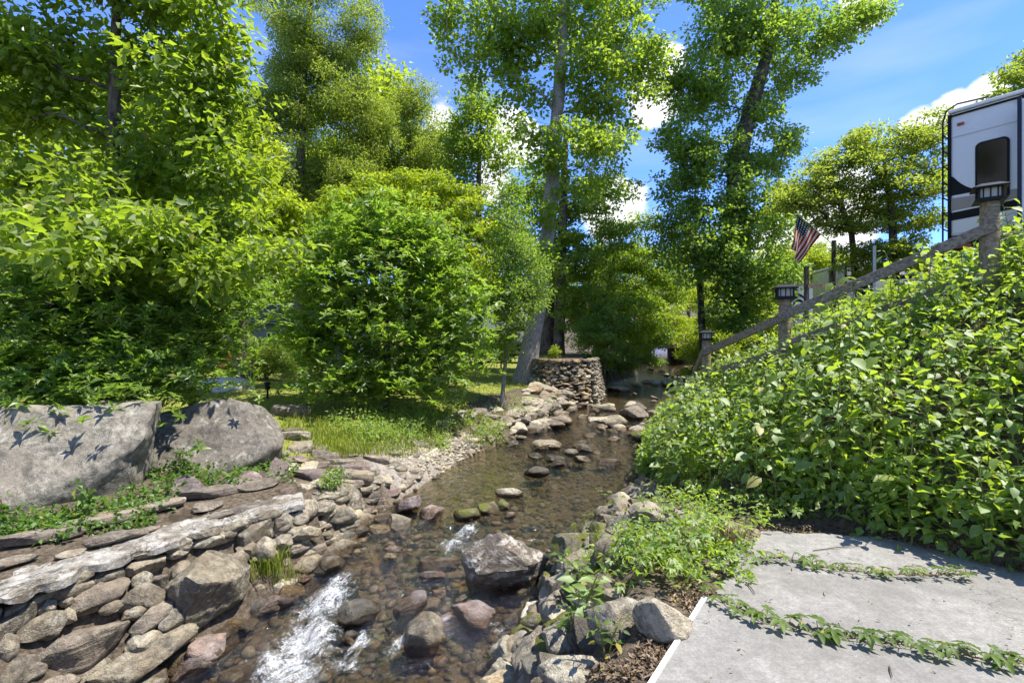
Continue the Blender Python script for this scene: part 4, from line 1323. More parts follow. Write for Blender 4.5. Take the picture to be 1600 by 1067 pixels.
LEAF_ONE = {}
def leaf_one(mat, wr, fold, curl):
    key = (mat, wr, fold, curl)
    if key not in LEAF_ONE:
        z = np.zeros((1, 3))
        v, f = leaf_mesh_arrays(z, np.array([[0, 1., 0]]), np.array([[0, 0, 1.]]), np.array([1.]), wr, fold, curl, True)
        LEAF_ONE[key] = np_mesh('leaf', v, f, M[mat], smooth=True)
    return LEAF_ONE[key]


def leaf_objects(parent, mat, P, D, N, L, wr, fold, curl, name='leaf'):
    me = leaf_one(mat, wr, fold, curl)
    off = np.array(parent.location[:])
    for p, d, n, l in zip(P, D, N, L):
        s = np.cross(d, n)
        o = bpy.data.objects.new(name, me)
        COL.objects.link(o)
        o.parent = parent
        m = Matrix(((s[0], d[0], n[0], 0), (s[1], d[1], n[1], 0), (s[2], d[2], n[2], 0), (0, 0, 0, 1)))
        o.matrix_basis = Matrix.Translation(Vector(p - off)) @ m @ Matrix.Scale(float(l), 4)


def blob_points(blobs, spacing, shell=2.2, low=1.0):
    """points spread through the crown's lobes, thicker towards the outside"""
    out = []
    for c, rx, ry, rz in blobs:
        n = max(3, int(4.2 * (rx * ry * rz) ** (2 / 3) / spacing ** 2))
        o = unit(rng.normal(size=(n, 3))) * rng.uniform(0, 1, (n, 1)) ** (1 / shell)
        o *= 1 + .18 * np.sin(o[:, :1] * 7 + o[:, 1:2] * 5 + c[0])
        out.append(np.array(c) + o * np.array([rx, ry, rz]))
    return np.concatenate(out)


def grow(trunk, centers, r_tip=.006, power=.5, kscale=1.0):
    """tubes that join every twig end to the trunk by way of shared limbs; trunk: list of (Vector, radius)"""
    nodes, par, isT = [], [], []
    tp = []
    for (a, ra), (b, rb) in zip(trunk[:-1], trunk[1:]):
        n = max(1, int((b - a).length / .35))
        for k in range(n):
            tp.append(a.lerp(b, k / n))
    tp.append(trunk[-1][0])
    NP = np.array([p[:] for p in tp])
    start = int(len(NP) * .22)
    nodes = [p for p in NP]
    par = [-1] * len(NP)
    C = np.asarray(centers)
    dmin = np.min(np.linalg.norm(C[:, None, :] - NP[None], axis=2), 1)
    paths = []
    load = [0] * len(nodes)
    for ci in np.argsort(dmin):
        c = C[ci]
        A = np.array(nodes)
        dv_ = c - A
        dist = np.linalg.norm(dv_, axis=1)
        cost = dist + 1.3 * np.maximum(0, A[:, 2] - (c[2] - .25 * dist)) + .02 * np.arange(len(A)) / len(A)
        cost[:start] += 3.0
        j = int(np.argmin(cost))
        a = A[j]
        L = np.linalg.norm(c - a)
        m = max(2, min(6, int(L / .4) + 1))
        idx = [j]
        bend = rng.normal(size=3) * L * .05 + np.array([0, 0, L * .07])
        for k in range(1, m + 1):
            t = k / m
            p = a + (c - a) * t + bend * math.sin(PI * t)
            nodes.append(p); par.append(idx[-1]); load.append(0)
            idx.append(len(nodes) - 1)
        paths.append(idx)
        q = idx[-1]
        while q >= 0:
            load[q] += 1
            q = par[q]
    mb = MB()
    for idx in paths:
        rad = [max(r_tip, kscale * r_tip * 1.15 * load[max(i, idx[1])] ** power) for i in idx]
        mb.tube([Vector(nodes[i]) for i in idx], rad, 5 if len(centers) > 40 else 6, cap=False)
    return mb


def tree(name, label, trunk, blobs, mat, l, wr=.55, cover=2.60, rc=.45, flat=.55, per=None, spacing=None, bark='bark', cat='tree', group=None, up=.8, droop=.15, jit=.5,
         whorl=0, parts=0, fine=False, fold=.12, curl=.12, branches=True, depth=.85, nb=160, crown='crown', ivy=None, shell=2.2, tsides=12):
    """trunk: (pixel x, pixel y, distance, radius); blobs: (pixel x, pixel y, distance, half width, half height) in pixels of the photograph"""
    tr = []
    for i, (px, py, d, r) in enumerate(trunk):
        p = W(px, py, d)
        if i == 0 and py is not None: p.z = g(p.x, p.y) - .12
        tr.append((p, r))
    root = thing(name, tr[0][0], label, cat, group)
    off = -tr[0][0]
    bl = [(W(px, py, d)[:], rx * d / FPX, max(rx, ry) * d / FPX * depth, ry * d / FPX) for px, py, d, rx, ry in blobs]
    sp = spacing or rc * .9
    C = blob_points(bl, sp, shell)
    area = sum(PI * b[1] * b[3] for b in bl)
    nl = 2.0 * cover * area / (.5 * l * l * wr * .95)
    if whorl:
        nw = int(nl / whorl)
        Cw = C[rng.integers(0, len(C), nw)] + rng.normal(size=(nw, 3)) * rc * np.array([1, 1, flat])
        P, D, N, L = whorl_frames(Cw, whorl, l)
    else:
        per = per or max(3, int(nl / len(C)))
        P, D, N, L = leaf_frames(C, rc, flat, per, l, up, droop, jit=jit)
    if ivy:
        pass
    if parts:
        px, py = 800 + FPX * P[:, 0] / P[:, 1], 533 - FPX * (P[:, 2] - CAM_Z) / P[:, 1]
        ok = np.where((px > 5) & (px < 1595) & (py > 5) & (py < 1060), L / P[:, 1], 0)
        # facing the viewer's side of the crown first
        pick = np.argsort(-ok)[:parts]
        leaf_objects(root, mat, P[pick], D[pick], N[pick], L[pick], wr, fold, curl)
        keep = np.ones(len(P), bool); keep[pick] = False
        P, D, N, L = P[keep], D[keep], N[keep], L[keep]
    v, f = leaf_mesh_arrays(P + np.array(off[:]), D, N, L, wr, fold, curl, fine)
    cr = link(crown, np_mesh(crown, v, f, M[mat], smooth=fine), root)
    if parts: cr['kind'] = 'stuff'
    mb = MB()
    if branches:
        sub = C if len(C) <= nb else C[rng.choice(len(C), nb, replace=False)]
        mb = grow(tr, sub)
    if len(tr) > 1:
        # trunk with a flared foot and slight swellings
        pts_, rad_ = [], []
        for i in range(len(tr) - 1):
            (a, ra), (b, rb) = tr[i], tr[i + 1]
            n_ = max(2, int((b - a).length / .5))
            for k in range(n_):
                t = k / n_
                pts_.append(a.lerp(b, t) + Vector((random.gauss(0, .012), random.gauss(0, .012), 0)) * min(1, ra * 5))
                rad_.append((ra + (rb - ra) * t) * random.uniform(.96, 1.04))
        pts_.append(tr[-1][0]); rad_.append(tr[-1][1])
        rad_[0] *= 1.25
        mb.tube(pts_, rad_, tsides, cap=False)
    mb.v = [(Vector(p) + off)[:] for p in mb.v]
    if mb.v: mb.build('trunk', M[bark], root, smooth=True)
    return root


# the broad leaved tree over the boulders
tree('broadleaf_tree', 'large leaved slender tree rising over the boulders at the left',
     [(170, 560, 7.8, .12), (172, 400, 7.8, .105), (178, 220, 7.8, .09), (181, 60, 7.8, .07), (186, -150, 7.9, .04)],
     [(70, 60, 7.8, 120, 95), (205, 30, 8, 140, 110), (325, 90, 7.8, 80, 105), (110, 330, 6.7, 120, 55), (255, 270, 8.2, 120, 75), (345, 270, 7.8, 65, 100), (180, -130, 8, 200, 110),
      (-60, 150, 7.8, 110, 150), (335, 375, 7.4, 85, 48), (190, 385, 6.9, 130, 40), (30, 290, 7.2, 70, 60), (290, 180, 7.9, 90, 60), (120, 200, 8.2, 80, 60), (405, 400, 7.0, 50, 34), (300, 400, 6.6, 70, 30), (230, 350, 6.4, 70, 40), (120, 395, 5.5, 60, 26), (390, 428, 6.8, 60, 26), (310, 432, 6.5, 60, 22), (20, 380, 5.7, 60, 30)],
     'leaf_broad', .145, .6, cover=2.20, rc=.46, flat=.62, parts=300, fine=False, up=1.2, droop=.3, fold=.08, bark='bark', nb=150)
tree('broadleaf_tree', 'young lime green tree behind the domed boulder, left of the middle shrub',
     [(372, 545, 15, .22), (378, 450, 15, .18), (390, 330, 15, .12)],
     [(410, 405, 12, 60, 45), (430, 340, 13, 55, 55), (380, 440, 13, 50, 35), (395, 260, 14, 50, 70), (470, 410, 14, 45, 30)], 'leaf_lime', .15, .6, cover=2.30, rc=.4, flat=.4, up=1.1, droop=.25)

# evergreen shrubs behind the boulders
tree('evergreen_shrub', 'dense dark evergreen shrub hanging over the flat faced boulder',
     [(95, 640, 6.6, .07), (90, 560, 6.6, .05), (85, 470, 6.7, .03)],
     [(60, 500, 6.6, 120, 85), (150, 470, 7.0, 100, 70), (30, 590, 6.1, 80, 70), (180, 575, 6.5, 85, 50), (110, 625, 6.2, 60, 26), (-60, 520, 6.4, 80, 120), (215, 520, 7.0, 70, 60), (60, 625, 5.7, 80, 26), (190, 600, 6.1, 50, 22), (20, 560, 5.9, 60, 44), (250, 590, 6.6, 60, 24), (40, 640, 5.4, 66, 18), (140, 632, 5.6, 50, 12), (215, 625, 6.0, 40, 14)],
     'leaf_rhodo', .105, .42, cover=2.50, rc=.3, flat=.6, whorl=7, parts=300, cat='shrub', fold=.06, curl=.2, nb=110)
tree('evergreen_shrub', 'dark evergreen shrub behind the domed boulder, beside the tarpaulin',
     [(300, 610, 8.6, .07), (300, 540, 8.6, .05), (290, 450, 8.7, .03)],
     [(285, 470, 8.6, 100, 70), (325, 522, 8.4, 50, 36), (260, 555, 8.2, 80, 55), (350, 440, 9, 50, 50), (262, 592, 7.6, 40, 18), (330, 500, 8, 50, 40)],
     'leaf_rhodo', .11, .42, cover=2.60, rc=.32, flat=.6, whorl=7, cat='shrub', fold=.06, curl=.2, nb=100, bark='bark_dark')
tree('evergreen_shrub', 'big rounded evergreen shrub alone in the middle of the left bank',
     [(600, 635, 11.6, .11), (605, 560, 11.6, .08), (600, 440, 11.7, .04)],
     [(600, 490, 11.6, 120, 100), (515, 545, 11.3, 62, 62), (690, 540, 11.3, 58, 68), (600, 385, 11.8, 85, 60), (555, 590, 11.0, 75, 36), (660, 585, 11.0, 75, 36), (520, 450, 11.4, 66, 60), (682, 440, 11.4, 62, 62), (600, 345, 11.6, 60, 30), (540, 380, 11.6, 56, 44), (662, 375, 11.7, 56, 40), (480, 520, 11.2, 36, 50), (728, 500, 11.3, 34, 50)],
     'leaf_rhodo_mid', .15, .42, cover=2.30, rc=.34, flat=.55, whorl=8, parts=300, cat='shrub', fold=.05, curl=.18, nb=130)

# lime green layered trees behind it
tree('layered_tree', 'bright lime green tree right behind the big rounded shrub',
     [(650, 590, 14.5, .16), (650, 450, 14.5, .12), (640, 330, 14.5, .06)],
     [(480, 370, 14, 80, 50), (575, 330, 14.5, 105, 55), (690, 370, 14.5, 80, 60), (742, 440, 14.3, 50, 60), (640, 300, 15, 70, 30), (720, 330, 15, 50, 40), (430, 430, 14, 40, 40)],
     'leaf_lime', .13, .42, cover=2.50, rc=.45, flat=.28, up=1.3, droop=.3, jit=.4)
tree('feathery_tree', 'tall airy tree with feathery foliage left of the blue sky gap',
     [(470, 560, 23, .28), (468, 300, 23, .22), (475, 110, 23, .15), (492, -60, 23, .08)],
     [(475, 60, 23, 85, 60), (560, 55, 23, 42, 55), (445, 165, 23, 70, 60), (540, 180, 23, 75, 55), (480, 285, 23, 110, 65), (410, 330, 22, 50, 70), (430, -50, 23, 100, 50), (530, -60, 23, 70, 60), (555, 275, 23, 60, 50), (500, 120, 23, 80, 50), (420, 250, 22.5, 50, 50), (395, 180, 23, 40, 40), (595, 200, 23.5, 30, 40)],
     'leaf_feather', .13, .42, cover=1.9, rc=.55, flat=.75, up=.7, droop=.4, bark='bark', shell=1.8)
tree('feathery_tree', 'airy round headed tree in the middle distance, right of the tallest feathery one',
     [(640, 560, 26, .25), (638, 350, 26, .18), (640, 200, 26, .08)],
     [(640, 170, 26, 52, 50), (605, 255, 26, 60, 60), (680, 250, 26, 38, 60), (640, 330, 25, 85, 55)],
     'leaf_feather', .14, .42, cover=1.9, rc=.6, flat=.75, droop=.35, shell=1.8)
tree('broadleaf_tree', 'darker leafy tree between the airy tree and the tall pale trunk',
     [(748, 560, 24, .22), (746, 400, 24, .17), (750, 200, 24, .08)],
     [(742, 170, 24, 46, 45), (752, 240, 24, 60, 48), (715, 300, 24, 52, 48), (775, 350, 24, 50, 50), (722, 215, 24, 30, 50)],
     'leaf_tulip', .17, .7, cover=1.9, rc=.5, flat=.6, shell=1.8)

# the tall pale tree by the round wall
tree('tall_tree', 'tallest tree with a thick pale leaning trunk beside the round wall',
     [(820, 592, 17.5, .40), (828, 545, 17.5, .33), (843, 470, 17.5, .28), (857, 350, 17.5, .25), (867, 230, 17.5, .23), (876, 100, 17.5, .2), (884, -60, 17.5, .15), (888, -260, 17.5, .06)],
     [(755, 60, 17.5, 75, 70), (960, 65, 17.5, 80, 85), (880, -90, 17.5, 190, 90), (945, 165, 17.5, 75, 42), (815, 150, 17.5, 45, 40), (850, 222, 16.4, 62, 24), (930, 222, 16.4, 66, 26), (705, 25, 17, 36, 40),
      (1005, 110, 18, 38, 50), (880, 40, 18.2, 90, 60), (800, 100, 18, 50, 45), (860, 255, 16.6, 40, 18), (905, 300, 16.8, 46, 24), (845, 400, 16.6, 28, 40), (860, 330, 16.7, 30, 24), (925, 110, 16.8, 60, 40), (838, 40, 16.8, 50, 40)],
     'leaf_tulip', .16, .8, cover=1.65, rc=.42, flat=.6, up=.7, droop=.25, bark='bark_pale', nb=220, tsides=20, shell=1.9)
tree('ivy_sapling', 'thin sapling wrapped in fine leaves in front of the tall pale trunk',
     [(783, 640, 13, .055), (790, 560, 13, .05), (799, 430, 13, .04), (800, 300, 13, .02)],
     [(797, 470, 13, 42, 65), (800, 385, 13, 34, 65), (792, 540, 13, 24, 28), (828, 440, 13.1, 30, 55), (798, 310, 13, 26, 36)],
     'leaf_vine', .075, .65, cover=2.00, rc=.24, flat=1.0, up=.6, bark='bark_pale')
tree('grey_tree', 'left one of the two straight grey trunks behind the round wall',
     [(855, 556, 23.5, .34), (857, 400, 23.5, .3), (862, 200, 23.5, .15)],
     [(880, 330, 23, 50, 60), (835, 300, 23, 40, 60), (850, 400, 22, 45, 40)], 'leaf_dark', .18, .6, cover=1.60, rc=.5, flat=.5, bark='bark')
tree('grey_tree', 'right one of the two straight grey trunks behind the round wall',
     [(873, 556, 22.5, .26), (877, 400, 22.5, .23), (884, 200, 22.5, .12)],
     [(945, 290, 22, 55, 60), (965, 365, 22, 45, 32), (905, 400, 22, 60, 50), (930, 215, 22, 40, 35), (900, 480, 22, 40, 40)], 'leaf_tulip', .17, .55, cover=1.70, rc=.5, flat=.45, bark='bark', droop=.3)

# the vine clad tree right of the stream
vine = tree('vine_clad_tree', 'tall dark trunked tree clad in vines, one limb reaching right',
     [(1150, 560, 20, .5), (1150, 400, 20, .42), (1152, 250, 20, .36), (1176, 160, 20, .28), (1203, 70, 20, .2), (1218, -60, 20, .1)],
     [(1140, 60, 20, 85, 65), (1210, 40, 20, 75, 50), (1290, 45, 20, 60, 38), (1350, 25, 20, 40, 28), (1105, 150, 20, 62, 50), (1190, 165, 20, 45, 40), (1100, 240, 20, 62, 50), (1195, 255, 20, 46, 44),
      (1150, 340, 19.6, 70, 55), (1150, 430, 19.4, 58, 60), (1060, 215, 20, 38, 40), (1150, -70, 20, 130, 70), (1160, 500, 19.2, 55, 50), (1240, 110, 20, 40, 35), (1065, 130, 20, 42, 50), (1075, 290, 20, 48, 50), (1215, 330, 19.5, 40, 50), (1095, 400, 19.5, 50, 50), (1210, 430, 19, 40, 50), (1230, 220, 20, 26, 34)],
     'leaf_vine', .16, .68, cover=2.10, rc=.42, flat=.7, up=.6, droop=.25, bark='bark_dark', nb=220, shell=1.9)
Pv = np.array([W(1150 + random.gauss(0, 1), 560 - 360 * t, 20)[:] for t in rng.uniform(0, 1, 420)])
ang = rng.uniform(0, 2 * PI, len(Pv))
Pv[:, 0] += np.cos(ang) * .5; Pv[:, 1] += np.sin(ang) * .5
P, D, N, L = leaf_frames(Pv, .22, 1.0, 14, .12, .5, .3)
v, f = leaf_mesh_arrays(P - np.array(vine.location[:]), D, N, L, .7)
iv = link('ivy', np_mesh('ivy', v, f, M['leaf_dark']), vine)
iv['kind'] = 'stuff'
tree('small_dark_tree', 'small dark stemmed tree left of the vine clad one',
     [(1102, 540, 21, .16), (1092, 430, 21, .13), (1078, 360, 21, .07)],
     [(1060, 350, 21, 38, 36), (1098, 395, 21, 36, 24), (1040, 390, 21, 26, 28), (1085, 320, 21, 34, 24)], 'leaf_dark', .15, .55, cover=1.60, rc=.42, flat=.6, bark='bark_dark')

# flat layered trees by the camper
tree('layered_tree', 'wide flat layered tree just left of the near camper',
     [(1400, 440, 13.2, .11), (1395, 360, 13.2, .09), (1385, 260, 13.3, .05)],
     [(1370, 225, 13.5, 62, 26), (1440, 225, 13.2, 48, 32), (1425, 290, 13, 62, 24), (1440, 345, 13, 55, 24), (1400, 385, 13, 60, 18), (1460, 270, 13.4, 36, 40), (1345, 250, 13.4, 40, 16), (1452, 200, 13.4, 30, 22), (1385, 330, 13.6, 60, 30), (1450, 400, 12.6, 50, 24), (1380, 270, 13.2, 50, 26), (1410, 420, 13, 50, 20)],
     'leaf_olive', .105, .45, cover=2.00, rc=.3, flat=.38, up=1.4, droop=.1, jit=.35, bark='bark_dark')
tree('layered_tree', 'lower spreading tree with flat layers reaching left above the flag',
     [(1345, 450, 13.8, .09), (1330, 360, 13.8, .07), (1300, 280, 13.8, .04)],
     [(1260, 285, 13.6, 55, 22), (1320, 300, 13.8, 60, 24), (1235, 315, 13.4, 38, 20), (1330, 350, 13.5, 50, 18), (1360, 395, 13.5, 55, 16), (1290, 255, 13.8, 40, 20), (1345, 215, 14, 26, 20), (1310, 340, 14, 40, 24), (1345, 420, 13.5, 40, 18), (1270, 320, 13.5, 40, 18)],
     'leaf_olive', .10, .45, cover=2.00, rc=.3, flat=.38, up=1.4, droop=.1, jit=.35, bark='bark_dark')
tree('leafy_tree', 'leafy tree behind the roof of the near camper at the right edge',
     [(1640, 330, 20, .2), (1630, 200, 20, .1)], [(1600, 130, 20, 40, 38), (1650, 100, 20, 60, 60), (1560, 152, 20, 26, 18), (1640, 180, 20, 40, 40)], 'leaf_feather', .17, .6, cover=2.00, rc=.5)

# bushes leaning over the upper stream
tree('arching_tree', 'light green tree arching over the upper stream from the left bank',
     [(930, 570, 24, .16), (945, 480, 24, .13), (960, 400, 24, .07)],
     [(975, 410, 24, 70, 40), (1035, 440, 24.5, 48, 45), (925, 450, 23, 55, 45), (1000, 475, 23, 62, 28), (960, 520, 22.5, 55, 30), (1010, 510, 23.5, 50, 25)],
     'leaf_tulip', .16, .5, cover=2.10, rc=.5, flat=.3, up=1.2, droop=.3)
tree('bank_bush', 'dense green bush at the left waterline just beyond the round wall',
     [(945, 590, 20.5, .06), (945, 540, 20.5, .03)], [(945, 545, 20.5, 30, 34), (925, 520, 20.8, 25, 30), (975, 560, 22, 30, 28), (955, 500, 21.5, 40, 30), (1005, 560, 24, 24, 24), (1015, 525, 25, 40, 18)], 'leaf_rhodo_mid', .15, .45, cover=2.40, rc=.35, cat='bush')
tree('bank_bush', 'pale green bush right of the culvert',
     [(1090, 575, 22, .06), (1092, 530, 22, .03)], [(1090, 545, 22, 28, 30), (1120, 520, 21, 35, 30), (1085, 575, 20, 18, 14), (1140, 545, 18, 35, 30), (1075, 520, 26, 40, 16), (1055, 505, 27, 40, 20)], 'leaf_lime', .13, .45, cover=2.40, rc=.35, cat='bush')
tree('bank_bush', 'tall light green bushes below the flag, left of the round topped camper',
     [(1190, 520, 22, .08), (1185, 430, 22, .04)], [(1185, 455, 22, 45, 45), (1225, 405, 25, 40, 30), (1270, 410, 26, 40, 26), (1180, 510, 21, 45, 35), (1300, 420, 27, 40, 24)], 'leaf_lime', .16, .5, cover=2.30, rc=.45, cat='bush')
tree('bank_bush', 'small shrub with drooping leaves beside the lawn, left of the big rounded shrub',
     [(415, 590, 16.5, .05), (412, 550, 16.5, .03)], [(410, 548, 16.5, 38, 18), (435, 575, 16.5, 30, 20), (390, 575, 17, 30, 18)], 'leaf_feather', .12, .45, cover=2.20, rc=.3, cat='shrub')
tree('bank_bush', 'small dark bush under the left tree trunks at the far edge of the lawn',
     [(480, 580, 19, .05), (480, 550, 19, .03)], [(470, 555, 19, 40, 24), (430, 545, 20, 40, 22), (760, 545, 21, 34, 22)], 'leaf_rhodo_mid', .14, .45, cover=2.20, rc=.3, cat='bush')
tree('bank_bush', 'small yellow green plant on top of the round wall',
     [(868, 558, 17.6, .02), (868, 548, 17.6, .01)], [(866, 549, 17.6, 10, 9)], 'leaf_lime', .1, .4, cover=2.40, rc=.1, cat='plant', branches=False)

# ------------------------------------------------------------------ woods beyond
def far_tree(seed, mat, l):
    root = thing('woodland_tree', (0, 0, 0), '', 'tree')
    bl = []
    H = random.uniform(13, 17)
    for _ in range(11):
        z = random.uniform(1.5, H)
        w_ = 3.4 * math.sin(PI * min(1, (z + 1.5) / (H + 2.5))) ** .6 + .4
        a_ = random.uniform(0, 2 * PI)
        bl.append(((math.cos(a_) * w_ * .6, math.sin(a_) * w_ * .6, z), w_ * .75, w_ * .75, random.uniform(1.2, 2.0)))
    bl.append(((0, 0, H), 1.4, 1.4, 1.6))
    C = blob_points(bl, .95)
    area = sum(PI * b[1] * b[3] for b in bl)
    P, D, N, L = leaf_frames(C, .8, .5, max(6, int(1.7 * area / (.5 * l * l * .6) / len(C))), l, .8, .25)
    v, f = leaf_mesh_arrays(P, D, N, L, .6)
    link('crown', np_mesh('crown', v, f, M[mat]), root)
    tr = [(Vector((0, 0, -.4)), .26), (Vector((.1, 0, H * .5)), .2), (Vector((0, .1, H * .9)), .06)]
    mb = grow(tr, C[rng.choice(len(C), 60, replace=False)])
    mb.tube([p for p, r in tr], [r for p, r in tr], 8, cap=False)
    mb.build('trunk', M['bark'], root, smooth=True)
    return root


def copy_thing(root):
    c = root.copy()
    COL.objects.link(c)
    for ch in root.children:
        d = ch.copy(); COL.objects.link(d); d.parent = c
    return c


protos = [far_tree(i, m_, l_) for i, (m_, l_) in enumerate([('leaf_far', .3), ('leaf_lime', .3), ('leaf_dark', .3), ('leaf_feather', .28)])]
spots = []
for i, px in enumerate(np.linspace(-160, 1330, 27)):
    spots.append((px + random.uniform(-20, 20), random.uniform(30, 42) if i % 2 else random.uniform(44, 60)))
spots += [(60, 22), (250, 20), (-40, 17), (330, 27), (1420, 60), (1500, 48), (1620, 55)]
spots += [(930, 38), (1010, 37), (1075, 40), (1120, 36)]
for i, (px, d) in enumerate(spots):
    o = protos[i] if i < 4 else copy_thing(protos[i % 4])
    x = (px - 800) / FPX * d
    z = g(x, d)
    s = random.uniform(.75, 1.1)
    lim = float(np.interp(px, [300, 640, 760, 1000, 1100], [1.35, 1.25, .85, .68, .62]))        # the wood is lower where the sky shows above the stream
    if px > 1180: lim = .42
    o.location = (x, d, z - .1)
    o.rotation_euler = (0, 0, random.uniform(0, 6.28))
    s *= lim * (d / 45) ** .5 if d > 29 else .75
    o.scale = (s * 1.15, s * 1.15, s)
    place = min([('the left boulders', 150), ('the lawn gap', 400), ('the big rounded shrub', 600), ('the ivy sapling', 790), ('the round wall', 890), ('the culvert', 1040), ('the vine clad tree', 1150), ('the flag', 1255), ('the near camper', 1500)], key=lambda q: abs(q[1] - px))[0]
    tag(o, ('green', 'lime green', 'dark green', 'feathery light green')[i % 4] + (' nearer' if d < 43 else ' farther') + ' woodland tree behind ' + place, 'tree', 'trees of the wood behind')

for i, (x, y) in enumerate([(-14, -9), (-8, -14), (-1, -16), (7, -14), (14, -9), (-18, 0), (19, -2), (-22, -12), (22, -14), (2, -26)]):  # unseen trees added for reflections in water and glass, and to block horizon light
    o = copy_thing(protos[i % 4])
    o.location = (x, y, g(x, y) - .1)
    s = random.uniform(.6, .85)
    o.scale = (s, s, s)
    o.rotation_euler = (0, 0, i * 1.3)
    tag(o, 'green tree of the wood behind the slab', 'tree', 'trees of the wood behind the slab')

# ------------------------------------------------------------------ jewelweed on the right bank
def weed(seed, h):
    r = random.Random(seed)
    st = MB()
    lean = Vector((r.uniform(-.25, .1), r.uniform(-.3, .1), 1))
    n = 6
    pts = [Vector((lean.x * h * (k / n) ** 1.4 + r.gauss(0, .008), lean.y * h * (k / n) ** 1.4 + r.gauss(0, .008), h * k / n)) for k in range(n + 1)]
    st.tube(pts, [.009 - .006 * k / n for k in range(n + 1)], 5, cap=False)
    lv = []
    nl = r.randint(14, 20)
    for i in range(nl):
        t = .30 + .70 * (i / (nl - 1)) ** .8
        s = t * n
        k = min(int(s), n - 1)
        p = pts[k].lerp(pts[k + 1], s - k)
        a = i * 2.4 + r.uniform(-.5, .5)
        d = Vector((math.cos(a), math.sin(a), r.uniform(.0, .6))).normalized()
        pl = r.uniform(.05, .17) * (1.2 - .6 * t) * (h / .9) ** .5
        q = p + d * pl
        st.tube([p, p.lerp(q, .5) + Vector((0, 0, .012)), q], [.0035, .003, .0025], 4, cap=False)
        dd = (d * r.uniform(.5, 1) + Vector((0, 0, r.uniform(-1.0, -.05)))).normalized()
        nn = Vector((d.x * .3 + r.gauss(0, .3), d.y * .3 + r.gauss(0, .3) - .25, 1)).normalized()
        nn = (nn - dd * nn.dot(dd)).normalized()
        lv.append((q, dd, nn, r.choice([r.uniform(.07, .12), r.uniform(.12, .19)]) * (1.15 - .45 * t)))
    return st, lv


variants = []
for s in range(7):
    st, lv = weed(s, random.uniform(.65, .95))
    so = st.build('stem', M['stem'], smooth=True)
    sm = so.data
    bpy.data.objects.remove(so)
    A = [np.array([x[k][:] for x in lv]) for k in range(3)]
    v, f = leaf_mesh_arrays(A[0], A[1], A[2], np.array([x[3] for x in lv]), .66, .08, .12, True)
    sv = np.array([q.co[:] for q in sm.vertices])
    lm = np_mesh('foliage', v, f, M['leaf_jewel'], smooth=True)
    variants.append((sm, lv, lm))
    if len(variants) in (6, 7): lm.materials[0] = M['leaf_rhodo_mid' if len(variants) == 6 else 'leaf_tulip']
spots = []
random.seed(21)
tries = 0
while len(spots) < 300 and tries < 20000:
    tries += 1
    y = random.uniform(2.4, 10.5) if random.random() < .75 else random.uniform(3.6, 7)
    T, S = np.interp(y, TY, TX), np.interp(y, SY, SX)
    x = random.uniform(T - .02, S + .55)
    if any((x - a_) ** 2 + (y - b_) ** 2 < .18 ** 2 for a_, b_ in spots): continue
    if not (-60 < 800 + FPX * x / y - 0 < 1690): continue
    if 5.4 < y and x > S + .2: continue
    spots.append((x, y))
spots.sort(key=lambda q: q[1] + .6 * (q[0] - np.interp(q[1], TY, TX)))
JL, JG = 'tall pale green leafy weed in the thicket covering the right bank', 'leafy weeds of the right bank'
lm1 = leaf_one('leaf_jewel', .66, .08, .12)
for i, (x, y) in enumerate(spots):
    sm, lv, lm = variants[i % 7]
    T, S = np.interp(y, TY, TX), np.interp(y, SY, SX)
    hs = random.uniform(.7, 1.25) * (1 + .22 * math.sin(x * 2.3 + 1) * math.sin(y * 1.7)) * (1.0 - (.42 if y < 5.3 else .15) * max(0, min(1, (x - T) / max(S - T, .1)))) * (.95 if x < T + .2 else 1)
    tt = (x - T) / max(S - T, .1)
    high = 'at the foot of the bank' if tt < .25 else 'half way up the bank' if tt < .62 else 'high on the bank under the handrail'
    where = 'beside the slab' if y < 4.4 else 'above the creeper corner' if y < 5.8 else 'over the shaded pool' if y < 8.2 else 'by the lower lanterns'
    tall = 'tall' if hs > 1 else 'shorter' if hs > .75 else 'low'
    root = thing('jewelweed', (x, y, g(x, y) - .02), f'{tall} pale green leafy weed {high} {where}', 'weed', JG, random.uniform(-.9, .9))
    root.scale = (hs, hs, hs)
    link('stem', sm, root)
    if i < 55:
        for q, d, n, l in lv:
            s = d.cross(n)
            o = bpy.data.objects.new('leaf', lm1 if i % 7 < 5 else leaf_one('leaf_rhodo_mid' if i % 7 == 5 else 'leaf_tulip', .66, .08, .12))
            COL.objects.link(o)
            o.parent = root
            o.matrix_basis = Matrix.Translation(q) @ Matrix(((s.x, d.x, n.x, 0), (s.y, d.y, n.y, 0), (s.z, d.z, n.z, 0), (0, 0, 0, 1))) @ Matrix.Scale(l, 4)
    else:
        link('foliage', lm, root)


def ground_leaves(name, pts, l, mat, h=.25, per=4, wr=.6, up=.9, rc=.08, droop=.2, kind='stuff', fine=False):
    pts = np.asarray(pts, float)
    C = pts + np.stack([np.zeros(len(pts)), np.zeros(len(pts)), rng.uniform(0.01, 1, len(pts)) * h], 1)
    P, D, N, L = leaf_frames(C, rc, .6, per, l, up, droop)
    v, f = leaf_mesh_arrays(P, D, N, L, wr, .08, .12, fine)
    return tag(link(name, np_mesh(name, v, f, M[mat], smooth=fine)), kind=kind)


